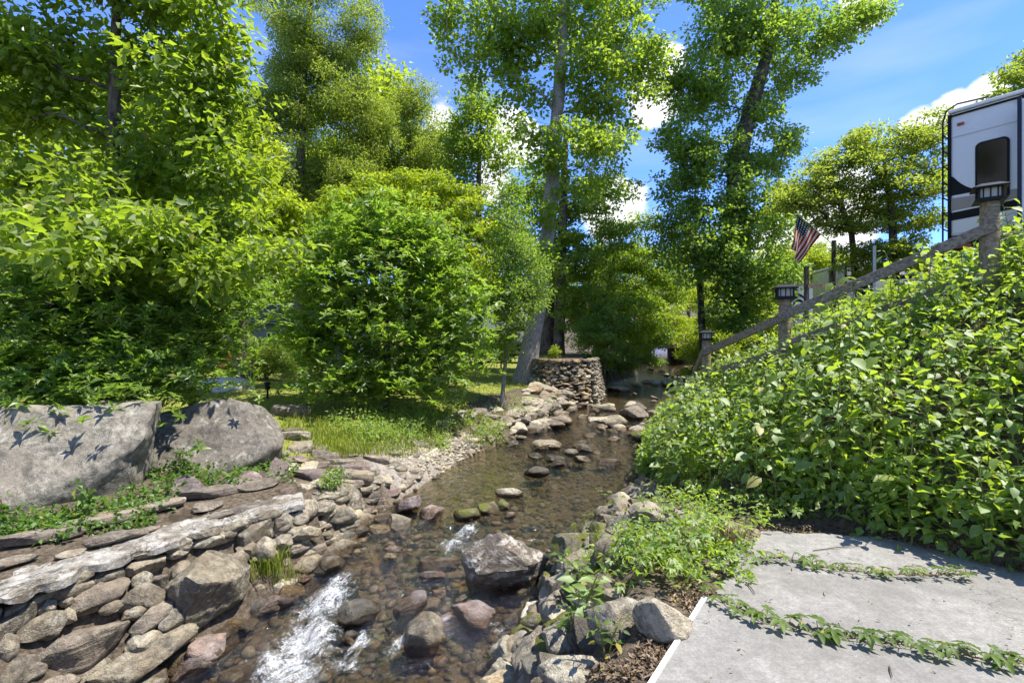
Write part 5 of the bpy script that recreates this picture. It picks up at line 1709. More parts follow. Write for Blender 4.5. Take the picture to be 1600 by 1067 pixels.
pts_ = []
for _ in range(7000):
    y = random.uniform(2.6, 13.5)
    T, S = np.interp(y, TY, TX), np.interp(y, SY, SX)
    x = random.uniform(T - .05 + (.08 if y < 5.2 else 0), S + 1.6)
    pts_.append((x, y, g(x, y)))
for _ in range(1800):                                    # foliage trailing down to the water and over the slab's far edge
    y = random.uniform(8.0, 11.5)
    x = float(np.interp(y, YS, RS)) + random.uniform(.16, .6)
    pts_.append((x, y, g(x, y)))
for _ in range(220):
    y = random.uniform(3.0, 4.7)
    x = float(np.interp(y, TY, TX)) + random.uniform(-.06, .2)
    pts_.append((x, y, g(x, y)))
ground_leaves('undergrowth', pts_, .095, 'leaf_jewel', .48, 6, .62, rc=.13)

# ------------------------------------------------------------------ creeper on the slab and the rocks
def palmate(mat, n=5):
    P, D, N, L = [], [], [], []
    for k in range(n):
        a = R(-100 + 200 * k / (n - 1))
        d = np.array([math.sin(a), math.cos(a), -.12]); d /= np.linalg.norm(d)
        nn = np.array([0, 0, 1.]) + np.array([math.sin(a), math.cos(a), 0]) * .15
        nn -= d * nn.dot(d); nn /= np.linalg.norm(nn)
        P.append(np.array([0, 0, 0.]) + d * .06); D.append(d); N.append(nn); L.append([.62, .9, 1.0, .9, .62][k])
    v, f = leaf_mesh_arrays(np.array(P), np.array(D), np.array(N), np.array(L), .48, .10, .18, True)
    return np_mesh('leaf', v, f, M[mat], smooth=True)


pal = palmate('leaf_creeper')
def creeper(label, px_path, n, lmin, lmax, seed):
    r = random.Random(seed)
    pts = [hit(px, py, False) for px, py in px_path]
    for p in pts: p.z = max(p.z, .0) + .015
    root = thing('creeper_vine', pts[0], label, 'creeper')
    off = -pts[0]
    dense = []
    for a, b in zip(pts[:-1], pts[1:]):
        for k in range(6): dense.append(a.lerp(b, k / 6) + Vector((r.gauss(0, .006), r.gauss(0, .006), abs(r.gauss(0, .006)))) + off)
    dense.append(pts[-1] + off)
    mb = MB().tube(dense, .0035, 5)
    for i in range(n):
        s = (i + .5) / n * (len(dense) - 1) + r.uniform(-.6, .6)
        s = min(max(s, 0), len(dense) - 1.01)
        k = int(s)
        p = dense[k].lerp(dense[k + 1], s - k)
        t = (dense[k + 1] - dense[k]).normalized()
        side = Vector((-t.y, t.x, 0)) * (1 if i % 2 else -1)
        d = (side * r.uniform(.5, 1) + t * r.uniform(-.4, .7)).normalized()
        q = p + d * r.uniform(.015, .05) + Vector((0, 0, r.uniform(.02, .05)))
        mb.tube([p, p.lerp(q, .6) + Vector((0, 0, .01)), q], .0022, 4, cap=False)
        o = link('leaf', pal, root)
        o.matrix_basis = Matrix.Translation(q) @ Euler((r.uniform(-.35, .1), r.uniform(-.3, .3), math.atan2(-d.x, d.y) + r.uniform(-.9, .9))).to_matrix().to_4x4() @ Matrix.Scale(r.uniform(lmin, lmax), 4)
    mb.build('stem', M['vine_stem'], root, smooth=True)
    return root


creeper('upper creeper runner lying across the concrete slab', [(1175, 888), (1225, 888), (1290, 903), (1350, 912), (1410, 916), (1470, 917), (1515, 914)], 40, .045, .075, 1)
creeper('lower creeper runner lying across the concrete slab, nearest the bottom edge', [(1108, 944), (1150, 968), (1195, 990), (1250, 1004), (1310, 1016), (1370, 1026), (1430, 1036), (1500, 1048), (1570, 1058), (1640, 1066)], 46, .052, .092, 2)
pal2 = palmate('leaf_jewel')
r = random.Random(5)
patch = thing('creeper_patch', hit(1060, 870, False), 'mat of creeper over the rocks between the stream and the concrete slab', 'creeper')
off = -Vector(patch.location)
k = 0
stuff_pts = []
while k < 640:
    px, py = (r.gauss(1075, 62), r.gauss(868, 34)) if r.random() < .6 else (r.gauss(965, 40), r.gauss(880, 30)) if r.random() < .35 else (r.uniform(1010, 1260), r.gauss(802, 12))
    if py > 935 or (px > 1190 and py > 845) or px < 880: continue
    p = hit(px, py, False)
    p.z += r.uniform(.06, .24)
    k += 1
    if k <= 290:
        o = link('leaf', pal2, patch)
        o.matrix_basis = Matrix.Translation(p + off) @ Euler((r.uniform(-.5, .3), r.uniform(-.4, .4), r.uniform(0, 6.28))).to_matrix().to_4x4() @ Matrix.Scale(r.uniform(.04, .07), 4)
    else:
        stuff_pts.append(p[:])
P, D, N, L = leaf_frames(np.array(stuff_pts) + np.array(off[:]), .07, .5, 7, .055, 1.0, .1)
v, f = leaf_mesh_arrays(P, D, N, L, .5)
link('foliage', np_mesh('foliage', v, f, M['leaf_jewel']), patch)['kind'] = 'stuff'

# broad leaved weed by the rocks
def broad_weed(px, py, hgt, n, l0, l1, label, mat='leaf_jewel', spread=.16, seed=3):
    r = random.Random(seed)
    p0 = hit(px, py, False)
    root = thing('broad_leaved_weed', p0, label, 'weed')
    mb = MB()
    k = 0
    for s in range(max(2, n // 9)):
        a = r.uniform(0, 6.28)
        top = Vector((math.cos(a) * spread * r.uniform(.2, 1), math.sin(a) * spread * r.uniform(.2, 1), hgt * r.uniform(.7, 1)))
        mb.tube([Vector((0, 0, -.03)), top * .5 + Vector((0, 0, .03)), top], [.006, .005, .003], 5, cap=False)
        for i in range(9):
            t = .35 + .65 * i / 8
            p = top * t
            b = i * 2.4 + a
            d = Vector((math.cos(b), math.sin(b), r.uniform(-.3, .45))).normalized()
            nn = Vector((r.gauss(0, .2), -.3 + r.gauss(0, .2), 1)).normalized()
            nn = (nn - d * nn.dot(d)).normalized()
            q = p + d * .03
            mb.tube([p, q], .0025, 4, cap=False)
            leaf_objects(root, mat, [np.array((q + p0)[:])], [np.array(d[:])], [np.array(nn[:])], [r.uniform(l0, l1) * (1.2 - .45 * t)], .5, .08, .14)
    mb.build('stem', M['stem'], root, smooth=True)


broad_weed(905, 985, .42, 27, .09, .17, 'broad leaved weed beside the hollow rock at the right waterline', seed=3)
broad_weed(948, 1030, .30, 18, .05, .08, 'thin small leaved weed growing from the dead leaves by the slab', seed=9, mat='leaf_creeper')
broad_weed(925, 925, .30, 27, .07, .11, 'pale weed between the mossy rock and the hollow rock', seed=12, mat='leaf_creeper', spread=.25)
broad_weed(1010, 900, .22, 18, .06, .09, 'low weed above the speckled leaning rock', seed=15, mat='leaf_creeper', spread=.2)
broad_weed(900, 1010, .25, 18, .05, .1, 'low leafy weed under the broad leaved one at the right waterline', seed=16, mat='leaf_creeper', spread=.15)

# ground ivy, fern and small plants by the boulders
def px_points(boxes, water=False):
    out = []
    for cx, cy, rx, ry, n in boxes:
        for _ in range(n):
            a_, q = random.uniform(0, 6.28), math.sqrt(random.random())
            out.append(hit(cx + rx * q * math.cos(a_), cy + ry * q * math.sin(a_), water)[:])
    return out


ground_leaves('ground_ivy', px_points([(60, 830, 80, 22, 110), (170, 815, 70, 20, 90), (215, 790, 50, 18, 60), (265, 750, 40, 28, 70), (340, 745, 60, 22, 110), (405, 725, 40, 16, 70), (440, 735, 25, 25, 30), (300, 725, 30, 20, 40)]),
              .055, 'leaf_ivy', .12, 6, .75, rc=.07)
def fern(px, py, n, l, label):
    p0 = hit(px, py, False)
    root = thing('fern', p0, label, 'fern')
    for i in range(n):
        a = 2 * PI * i / n + random.uniform(-.3, .3)
        d = np.array([math.cos(a), math.sin(a), 0])
        P, D, N, L = [], [], [], []
        m = 13
        for k in range(1, m + 1):
            t = k / m
            c = d * l * t + np.array([0, 0, l * (.75 * t - .62 * t * t)])
            for s in (-1, 1):
                sd = np.array([-d[1], d[0], 0]) * s + d * .5
                P.append(c); D.append(sd / np.linalg.norm(sd)); N.append(np.array([0, 0, 1.])); L.append(l * .26 * (1.15 - t) * min(1, t * 5))
        v, f = leaf_mesh_arrays(np.array(P), np.array(D), np.array(N), np.array(L), .3, .03, .1)
        link('frond', np_mesh('frond', v, f, M['leaf_lime']), root)


fern(88, 838, 9, .24, 'yellow green fern in the ivy below the flat faced boulder')
fern(58, 832, 8, .2, 'small darker fern left of the yellow green one')


def climber(px, py, hgt, label):
    p0 = hit(px, py, False)
    root = thing('climbing_ivy', p0, label, 'ivy')
    C = [(random.gauss(0, .04), random.gauss(-.05, .03), t * hgt) for t in np.linspace(.02, 1, 22)]
    P, D, N, L = leaf_frames(np.array(C), .06, 1.0, 6, .055, .4, .2)
    v, f = leaf_mesh_arrays(P, D, N, L, .75)
    link('foliage', np_mesh('foliage', v, f, M['leaf_ivy']), root)
    MB().tube([(0, 0, 0), (.02, -.02, hgt * .5), (0, -.02, hgt)], .004, 4).build('stem', M['vine_stem'], root)


climber(140, 815, .34, 'upright sprig of ivy against the flat faced boulder')
climber(286, 740, .3, 'ivy sprig climbing the domed boulder')
climber(5, 830, .3, 'ivy sprig at the left edge below the flat faced boulder')


def grass_blades(name, pts, hmin, hmax, w=.006, mat='grass', lean=.5, kind='stuff', parent=None, off=(0, 0, 0)):
    pts = np.asarray(pts, float)
    n = len(pts)
    h = rng.uniform(hmin, hmax, n)[:, None]
    a = rng.uniform(0, 2 * PI, n)
    d = np.stack([np.cos(a), np.sin(a), np.zeros(n)], 1)
    s = np.stack([-np.sin(a), np.cos(a), np.zeros(n)], 1) * w
    up = np.array([0, 0, 1.])
    ln = rng.uniform(.1, 1, n)[:, None] * lean
    p1 = pts + up * h * .55 + d * h * ln * .3
    p2 = pts + up * h * (1 - .3 * ln) + d * h * ln
    v = np.stack([pts - s, pts + s, p1 + s * .8, p1 - s * .8, p2], 1).reshape(-1, 3) - np.array(off)
    f = np.array([[0, 1, 2], [0, 2, 3], [3, 2, 4]])
    f = (f[None] + (np.arange(n) * 5)[:, None, None]).reshape(-1, 3)
    o = link(name, np_mesh(name, v, f, M[mat]), parent)
    if kind: o['kind'] = kind
    return o


def tuft(name, px, py, n, r_, h0, h1, label, mat='grass'):
    p0 = hit(px, py, False)
    root = thing(name, p0, label, 'grass tuft')
    pts = np.stack([rng.normal(0, r_, n), rng.normal(0, r_, n), np.full(n, -.01)], 1)
    grass_blades('blades', pts, h0, h1, .004, mat, .8, None, root)


tuft('grass_tuft', 412, 890, 420, .09, .14, .34, 'bright grass tuft hanging over the water beside the squared block')
tuft('grass_tuft', 440, 905, 200, .07, .1, .25, 'smaller grass tuft right at the waterline below the squared block')
tuft('grass_tuft', 1150, 862, 160, .06, .15, .32, 'straw coloured grass tuft at the slab corner', 'dry')
# lawn and rough grass
pts_ = []
for _ in range(14000):
    y = random.uniform(7.2, 24)
    x = np.interp(y, YS, LS) - random.uniform(1.3, 7.5)
    pts_.append((x, y, g(x, y)))
grass_blades('lawn_grass', pts_, .03, .08, .008)
pts_ = px_points([(600, 690, 95, 26, 1500), (530, 690, 60, 26, 700), (700, 665, 60, 26, 600), (480, 670, 40, 18, 400), (770, 655, 40, 22, 350), (760, 690, 40, 12, 150)])
grass_blades('rough_grass', pts_, .06, .22, .007)
ground_leaves('bank_weeds', px_points([(590, 665, 80, 24, 300), (680, 660, 60, 24, 220), (610, 690, 60, 16, 150), (765, 680, 22, 16, 90), (690, 700, 12, 12, 40), (520, 770, 14, 12, 40), (900, 612, 14, 14, 60),
                                       (860, 640, 10, 8, 30), (850, 600, 20, 10, 40), (820, 640, 25, 14, 40)]), .07, 'leaf_jewel', .28, 6, .45, rc=.1)
ground_leaves('leaf_litter', px_points([(1035, 1030, 45, 40, 330), (1075, 930, 30, 20, 160), (1225, 835, 70, 12, 200), (1440, 870, 90, 26, 700), (1540, 910, 70, 30, 500), (1350, 845, 60, 12, 150), (960, 1050, 40, 20, 120)]),
              .034, 'dry', .02, 3, .5, rc=.03, up=1.5)
ground_leaves('fallen_leaves', [(x, y, .006) for x, y in [(random.uniform(.9, 3.6), random.uniform(2.3, 3.9)) for _ in range(130)]], .028, 'dry', .004, 1, .35, rc=.01, up=3)

# ------------------------------------------------------------------ stair railing with post lanterns
rail = thing('stair_railing', (4.3, 6, 1.2), 'weathered timber stair railing climbing the right bank through the weeds', 'railing')
ro = -Vector(rail.location)
POSTS = [(5.02, 5.25, 3.06, .085), (3.66, 6.7, 2.16, .08), (3.50, 9.0, 1.62, .08), (3.70, 10.5, .70, .075)]
for x, y, top, r_ in POSTS:
    z0 = g(x, y) - .3
    MB().tube([Vector((x - .03, y, z0)) + ro, Vector((x, y, (z0 + top) / 2)) + ro, Vector((x + .005, y, top)) + ro], [r_ * 1.08, r_, r_ * .94], 18).build('post', M['wood_post'], rail, smooth=True)
def P_(i, dz): return Vector((POSTS[i][0], POSTS[i][1], POSTS[i][2] + dz)) + ro
for a, b, da, db in ((0, 1, -.28, -.22), (1, 2, -.24, -.22), (2, 3, -.15, -.18)):
    s = (P_(b, db) - P_(a, da)).normalized()
    o = Vector((-.10, -.10, 0)) * .6
    MB().bar(P_(a, da) + o - s * .06, P_(b, db) + o + s * .05, .045, .115).build('handrail', M['wood'], rail, bevel=.006)
o = Vector((-.06, -.06, 0))
MB().bar(P_(0, -.75) + o, P_(1, -.62) + o, .045, .11).build('lower_rail', M['wood'], rail, bevel=.006)
MB().bar(P_(1, -.7) + o, P_(2, -.62) + o, .045, .11).build('lower_rail', M['wood'], rail, bevel=.006)
# the post right of the topmost one, at the edge of the view
px_, py_ = 5.62, 5.35
MB().tube([Vector((px_, py_, 1.9)) + ro, Vector((px_, py_, 2.98)) + ro], [.1, .095], 16).build('post', M['wood_post'], rail, smooth=True)
MB().bar(Vector((5.08, 5.3, 2.72)) + ro, Vector((px_, py_, 2.72)) + ro, .05, .1).build('handrail', M['wood'], rail, bevel=.006)


def lantern(x, y, z, s, label):
    root = thing('post_lantern', (x, y, z), label, 'lantern', rz=-math.atan2(x, y) + .12)
    mb = MB()
    mb.box((0, 0, .012 * s), (.29 * s, .29 * s, .024 * s))
    mb.box((0, 0, .035 * s), (.25 * s, .25 * s, .02 * s))
    mb.build('base', M['black'], root, bevel=.004)
    for k in range(4):
        q = Euler((0, 0, k * PI / 2)).to_matrix()
        MB().box(q @ Vector((0, -.098 * s, .1 * s)), (.2 * s, .006, .115 * s), q).build('pane', M['lamp_glass'], root)
        for t in (-.065, 0, .065):
            MB().box(q @ Vector((t * s, -.106 * s, .1 * s)), (.012 * s, .008, .118 * s), q).build('bar', M['black'], root)
        MB().box(q @ Vector((-.103 * s, -.103 * s, .1 * s)), (.022 * s, .022 * s, .12 * s), q).build('corner_bar', M['black'], root)
    # shallow hipped cap with a raised solar panel
    w1, w2 = .165 * s, .085 * s
    z0, z1, z2 = .158 * s, .178 * s, .222 * s
    vs = [(sx * w, sy * w, zz) for w, zz in ((w1, z0), (w1, z1), (w2, z2)) for sx, sy in ((-1, -1), (1, -1), (1, 1), (-1, 1))]
    fs = [(0, 3, 2, 1), (8, 9, 10, 11)] + [(l * 4 + i, l * 4 + (i + 1) % 4, (l + 1) * 4 + (i + 1) % 4, (l + 1) * 4 + i) for l in (0, 1) for i in range(4)]
    MB().add(vs, fs).build('cap', M['black'], root, bevel=.004)
    MB().box((0, 0, z2 + .005), (w2 * 1.5, w2 * 1.5, .008)).build('solar_panel', M['dark_glass'], root)


LAB = ['black lantern on the topmost railing post, in front of the camper window', 'black lantern on the second railing post, left end of the grey handrail',
       'black lantern on the third post, alone against the green bushes', 'small black lantern on the lowest post, by the water']
for (x, y, top, r_), lab, s in zip(POSTS, LAB, (.86, .9, .8, .74)):
    lantern(x, y, top, s, lab)
lantern(4.03, 7.35, 2.0, .6, 'second small black lantern close behind the one on the second post')
MB().tube([(4.03, 7.35, 1.0), (4.03, 7.35, 2.0)], .05, 12).build('lantern_post', M['wood_post'], None, smooth=True)
tag(bpy.data.objects['lantern_post'], 'short timber post carrying the small lantern behind the second post', 'post')
# dark timber fence of the upper terrace
fr = thing('terrace_fence', (10, 17, 1.9), 'dark brown timber fence on the upper terrace below the flag', 'fence')
fo = -Vector(fr.location)
fa, fb = W(1260, 0, 15), W(1335, 0, 16.5)
for t in (0, .5, 1):
    x, y = fa.x + (fb.x - fa.x) * t, fa.y + (fb.y - fa.y) * t
    MB().box(Vector((x, y, 2.75)) + fo, (.11, .11, 2.2)).build('post', M['bark'], fr, bevel=.008)
for z in (2.75, 3.25):
    MB().bar(Vector((fa.x, fa.y - .07, z)) + fo, Vector((fb.x, fb.y - .07, z + .2)) + fo, .04, .12).build('rail', M['bark'], fr)


# ------------------------------------------------------------------ campers
def rounded(w, h, r, n=5):
    out = []
    for cx, cy, a0 in ((w / 2 - r, h / 2 - r, 0), (-w / 2 + r, h / 2 - r, 90), (-w / 2 + r, -h / 2 + r, 180), (w / 2 - r, -h / 2 + r, 270)):
        for k in range(n + 1):
            a = R(a0 + 90 * k / n)
            out.append((cx + r * math.cos(a), cy + r * math.sin(a)))
    return out


def camper(name, label, origin, ux, L, Wd, z0, z1, body, wins, bands, wheel_x=(), ladder=False, cat='camper', extra=None):
    """ux: direction along the visible long wall (left to right as seen); the wall faces the viewer's side"""
    ux = Vector((ux[0], ux[1], 0)).normalized()
    uy = Vector((-ux.y, ux.x, 0))                       # into the body
    root = thing(name, (origin[0], origin[1], z0 - .55), label, cat)
    root.rotation_euler = (0, 0, math.atan2(ux.y, ux.x))
    b = -root.location.z
    H = z1 - z0
    mb = MB()
    mb.box((L / 2, Wd / 2, b + (z0 + z1) / 2), (L, Wd, H))
    mb.build('body', M[body], root, smooth=True, bevel=.05)
    mb = MB(); mb.box((L / 2, Wd / 2, b + z1 + .035), (L + .05, Wd + .05, .07)); mb.build('roof', M['white'], root, bevel=.02)
    mb = MB(); mb.box((L / 2, -.004, b + z1 - .06), (L, .03, .035)); mb.build('roof_trim', M['rv_black'], root)
    mb = MB(); mb.box((-.004, -.004, b + (z0 + z1) / 2), (.05, .05, H - .05)); mb.build('corner_trim', M['rv_black'], root, bevel=.01)
    for x, z, w, h in wins:
        Mx = Matrix.Translation((x, -.004, b + z))
        f = MB().prism(rounded(w + .06, h + .06, .09), Mx, -.02).build('window', M['rv_black'], root)
        MB().prism(rounded(w, h, .07), Matrix.Translation((x, -.026, b + z)), -.006).build('pane', M['dark_glass'], f)
    for nm, outline, mat in bands:
        MB().prism([(x, b + z) for x, z in outline], Matrix.Translation((0, -.003, 0)), -.005).build(nm, M[mat], root)
    for x in wheel_x:
        w = MB().tube([(x, .05, .34), (x, .33, .34)], .34, 24).build('wheel', M['tyre'], root, smooth=True)
        MB().tube([(x, .03, .34), (x, .06, .34)], .19, 18).build('rim', M['steel'], w, smooth=True)
    mb = MB(); mb.box((L / 2, Wd / 2, b + z0 - .12), (L * .94, Wd * .8, .2)); mb.build('chassis', M['rv_black'], root)
    if ladder:
        mb = MB()
        for y in (.25, .6):
            mb.tube([(-.17, y, b + z0 - .05), (-.17, y, b + z1 - .05), (-.12, y, b + z1 + .16), (.05, y, b + z1 + .24), (.5, y, b + z1 + .2)], .016, 8)
        for k in range(9):
            z = z0 + .1 + k * .31
            mb.tube([(-.17, .25, b + z), (-.17, .6, b + z)], .013, 6)
            if k % 3 == 0:
                for y in (.25, .6): mb.tube([(-.17, y, b + z), (0, y, b + z)], .012, 6)
        mb.build('ladder', M['black'], root, smooth=True)
    if extra: extra(root, b)
    return root


def hero_extra(root, b):
    MB().box((.2, -.012, b + 3.4), (.24, .025, .07)).build('side_light', M['red'], root, bevel=.008)
    MB().box((2.2, -.25, b + 4.55), (2.3, .5, 2.3)).build('slide_out', M['rv_white'], root, bevel=.02)
    MB().box((1.04, -.26, b + 4.55), (.05, .53, 2.36)).build('slide_trim', M['navy'], root)
    for z in (3.66, 5.5): MB().box((.5, -.004, b + z), (1.0, .012, .012)).build('seam', M['steel'], root)
    f = MB().box((.62, -.008, b + 3.42), (.5, .016, .34)).build('hatch', M['rv_black'], root, bevel=.01)
    MB().box((.62, -.02, b + 3.53), (.07, .02, .03)).build('latch', M['steel'], f)
    MB().box((.16, -.012, b + 5.72), (.1, .03, .05)).build('marker_light', M['red'], root, bevel=.008)
    mb = MB(); mb.tube([(.95, -.05, b + 5.86), (1.35, -.14, b + 5.9), (6, -.14, b + 5.9)], .055, 10); mb.build('awning', M['rv_black'], root, smooth=True)


sw = [(0, 4.78)] + [(.03 + .47 * t, 4.78 - .36 * (1 - (1 - t) ** 2.2)) for t in np.linspace(0.05, 1, 9)] + [(.5, 4.39), (0, 4.39)]
camper('camper', 'near white camper with black swoosh decals at the right edge, its ladder on the corner', (8.42, 9.6), (.57, -.82), 8.5, 2.45, 3.1, 5.97, 'rv_white',
       [(.60, 4.72, .40, 1.06)],
       [('swoosh', sw, 'rv_black'), ('tan_stripe', [(0, 4.34), (1.0, 4.30), (1.0, 4.14), (0, 4.10)], 'rv_tan'), ('black_stripe', [(0, 4.06), (1.0, 4.12), (1.0, 3.96), (0, 3.91)], 'rv_black'),
        ('lower_panel', [(0, 3.62), (1.0, 3.68), (8.4, 3.7), (8.4, 3.15), (0, 3.15)], 'rv_black')],
       (4.6, 5.5), True, extra=hero_extra)


def far_extra(root, b):
    MB().box((1.2, 1.2, b + 5.28), (.7, .7, .22)).build('air_conditioner', M['white'], root, bevel=.04)
    for k in range(2):
        mb = MB()
        mb.add([(x, -.012, b + z) for x, z in [(.5 + .9 * t, 3.6 + .5 * math.sin(t * 2.6) - k * .28) for t in np.linspace(0, 1, 9)] + [(.5 + .9 * t, 3.52 + .44 * math.sin(t * 2.6) - k * .28) for t in np.linspace(1, 0, 9)]], [tuple(range(18))])
        mb.build('swirl', M['rv_black'], root)


camper('camper', 'cream camper with a white roof unit half hidden behind the railing post on the right', (14.0, 26, 0), (1, .15), 7, 2.4, 2.2, 5.05, 'rv_cream', [(3.2, 4.1, .9, .7)],
       [('dark_stripe', [(0, 2.9), (7, 2.9), (7, 2.65), (0, 2.65)], 'rv_tan')], (3, 4), False, extra=far_extra)
camper('camper', 'small pale trailer seen between the layered trees and the long grey handrail', (10.9, 16.3, 0), (1, -.1), 4.5, 2.2, 2.35, 4.1, 'rv_cream', [(.55, 3.3, .5, .4), (2.2, 3.3, .9, .5)],
       [('dark_stripe', [(0, 3.75), (4.5, 3.75), (4.5, 3.62), (0, 3.62)], 'rv_black'), ('grey_panel', [(0, 2.9), (4.5, 2.9), (4.5, 2.4), (0, 2.4)], 'rv_tan')], (2, 2.8))
camper('camper', 'white camper with dark stripes across the lawn, left of the pale trunk', (-3.6, 29.5, 0), (1, -.12), 4.6, 2.4, .95, 4.0, 'rv_white', [(1.3, 3.3, .55, .35), (3.2, 3.1, 1.0, .6)],
       [('dark_stripe', [(0, 2.6), (2.2, 2.3), (4.6, 2.45), (4.6, 2.2), (2.2, 2.1), (0, 2.35)], 'rv_black'), ('lower_panel', [(0, 1.55), (4.6, 1.55), (4.6, 1.0), (0, 1.0)], 'rv_black')], (2.2, 3.1))
camper('camper', 'pale camper mostly hidden behind the tree trunk left of the lawn', (-21.5, 29, 0), (1, .1), 5.2, 2.4, 1.0, 3.7, 'rv_white', [(2.5, 2.9, 1, .6)], [('grey_panel', [(0, 1.9), (5.2, 1.9), (5.2, 1.5), (0, 1.5)], 'rv_tan')], (2.5, 3.4))

# cabin with a shingle roof behind the lawn
cab = thing('cabin', (-13.7, 26.5, .3), 'grey blue cabin with a shingled roof behind the lawn', 'cabin')
MB().box((2.6, 2, 1.1), (5.2, 4, 2.3)).build('wall', M['siding'], cab)
for k in range(9):
    t = k / 9
    MB().bar((-.3, -.45 + 2.5 * t, 2.25 + 1.25 * t), (5.5, -.45 + 2.5 * t, 2.25 + 1.25 * t), .34, .03).build('shingle_course', M['shingle'], cab)
MB().add([(-.3, -.5, 2.2), (5.5, -.5, 2.2), (5.5, 2, 3.44), (-.3, 2, 3.44), (5.5, 4.5, 2.2), (-.3, 4.5, 2.2)], [(0, 1, 2, 3), (3, 2, 4, 5), (0, 5, 4, 1)]).build('roof', M['shingle'], cab)
for x in (1.2, 3.6):
    w = MB().box((x, -.02, 1.35), (1.0, .06, .9)).build('window', M['white'], cab)
    MB().box((x, -.055, 1.35), (.88, .02, .78)).build('pane', M['dark_glass'], w)
MB().box((2.4, -.02, 1.0), (.8, .05, 2.0)).build('door', M['navy'], cab)

# culvert bridge at the head of the stream
br = thing('culvert_bridge', (9.9, 31, .2), 'low concrete bridge with a dark opening where the stream comes from', 'bridge')
MB().box((0, 2.5, 1.15), (6.0, 6.6, .32)).build('deck', M['rock'], br, bevel=.03)
MB().box((-2.4, 2.5, .35), (2.0, 6.4, 1.5)).build('abutment', M['rock'], br, bevel=.05)
MB().box((2.5, 2.5, .35), (2.0, 6.4, 1.5)).build('abutment', M['rock'], br, bevel=.05)
MB().box((0.9, .3, .4), (.4, 1.0, 1.4)).build('pier', M['rock'], br, bevel=.04)

# ------------------------------------------------------------------ flag
fl_top, fl_bot = W(1246, 335, 15.2), W(1283, 366, 15.4)
pole_foot = W(1303, 0, 15.6)
fp = thing('flag', fl_bot, 'American flag hanging from a slanted staff above the fence', 'flag')
o = -Vector(fp.location)
staff_d = (fl_bot - fl_top)
MB().tube([fl_top + o, fl_bot + staff_d * .45 + o], .013, 8).build('staff', M['steel'], fp, smooth=True)
MB().tube([fl_top + o - staff_d.normalized() * .03, fl_top + o + staff_d.normalized() * .02], .024, 8).build('finial', M['steel'], fp, smooth=True)
post = MB().tube([(pole_foot.x, pole_foot.y, 1.9), (pole_foot.x, pole_foot.y, 4.75)], .07, 12).build('flag_post', M['bark_dark'], None, smooth=True)
tag(post, 'dark upright post holding the slanted flag staff', 'post')


def flag_mat():
    t = NT('flag cloth')
    uv = t.n('ShaderNodeUVMap', uv_map='UVMap').outputs[0]
    sx = t.n('ShaderNodeSeparateXYZ', {0: uv})
    u, v = sx.outputs[0], sx.outputs[1]
    st = t.math('MODULO', t.math('FLOOR', t.math('MULTIPLY', v, 13.0)), 2.0)
    c = t.mix(st, (0.42, 0.02, 0.035), (0.75, 0.73, 0.72))
    can = t.math('MULTIPLY', t.math('LESS_THAN', u, 0.4), t.math('GREATER_THAN', v, 6 / 13))
    cu, cv = t.math('MULTIPLY', u, 1 / .4 * 6), t.math('MULTIPLY', t.math('SUBTRACT', v, 6 / 13), 13 / 7 * 5)
    d2 = t.math('ADD', t.math('POWER', t.math('SUBTRACT', t.math('FRACT', cu), .5), 2.0), t.math('POWER', t.math('SUBTRACT', t.math('FRACT', cv), .5), 2.0))
    star = t.math('LESS_THAN', d2, .07)
    cc = t.mix(star, (0.02, 0.03, 0.12), (0.7, 0.7, 0.7))
    c = t.mix(can, c, cc)
    d = t.n('ShaderNodeBsdfDiffuse', {'Color': c})
    tr = t.n('ShaderNodeBsdfTranslucent', {'Color': c})
    m = t.n('ShaderNodeMixShader', {0: .35, 1: d.outputs[0], 2: tr.outputs[0]})
    t.t.links.new(m.outputs[0], t.out.inputs['Surface'])
    return t.mat


nu, nv_ = 25, 15
hoist0, hoist1 = fl_top + o, fl_bot + o
vs, uvs = [], []
for i in range(nu):
    for j in range(nv_):
        u, v = i / (nu - 1), j / (nv_ - 1)
        p = hoist0.lerp(hoist1, 1 - v)                       # hoist lies along the staff, canton at its tip
        fall = 1.12 * u
        fold = math.sin(u * 6 + v * 7) * .05 * u + math.sin(v * 13 + u * 2) * .03 * u
        q = p + Vector((-.16 * u - (1 - v) * u * .52, fold * 1.6, -fall * (.80 + .12 * v) + .0))
        vs.append(q); uvs.append((u, v))
fs = [(i * nv_ + j, (i + 1) * nv_ + j, (i + 1) * nv_ + j + 1, i * nv_ + j + 1) for i in range(nu - 1) for j in range(nv_ - 1)]
me = np_mesh('cloth', np.array([p[:] for p in vs]), fs, flag_mat(), smooth=True)
ul = me.uv_layers.new(name='UVMap')
ul.data.foreach_set('uv', np.array(uvs, np.float32)[np.array(fs).ravel()].ravel())
link('cloth', me, fp)

# ------------------------------------------------------------------ small things on the left lawn
# tarpaulin heap
p0 = hit(345, 608, False)
tp = thing('covered_heap', p0, 'grey tarpaulin drawn over a low heap on the lawn behind the domed boulder', 'tarpaulin')
bm = bmesh.new()
bmesh.ops.create_uvsphere(bm, u_segments=64, v_segments=28, radius=1)
for v in bm.verts:
    c = v.co
    a = math.atan2(c.y, c.x)
    rr = 1 + .06 * math.sin(a * 9 + c.z * 4) * (1 - abs(c.z)) + .05 * math.sin(a * 5 - c.z * 9)
    z = max(c.z, -.1)
    n1 = noise.noise((c.x * 3, c.y * 3, c.z * 3)) * .10 + noise.noise((c.x * 8, c.y * 2, c.z * 9)) * .06
    v.co = Vector((c.x * rr * .85, c.y * rr * .6, (max(0, z) ** .55) * .36 + n1 * .3 - .03))
me = bpy.data.meshes.new('cover'); bm.to_mesh(me); bm.free()
me.polygons.foreach_set('use_smooth', [True] * len(me.polygons))
me.materials.append(M['tarp'])
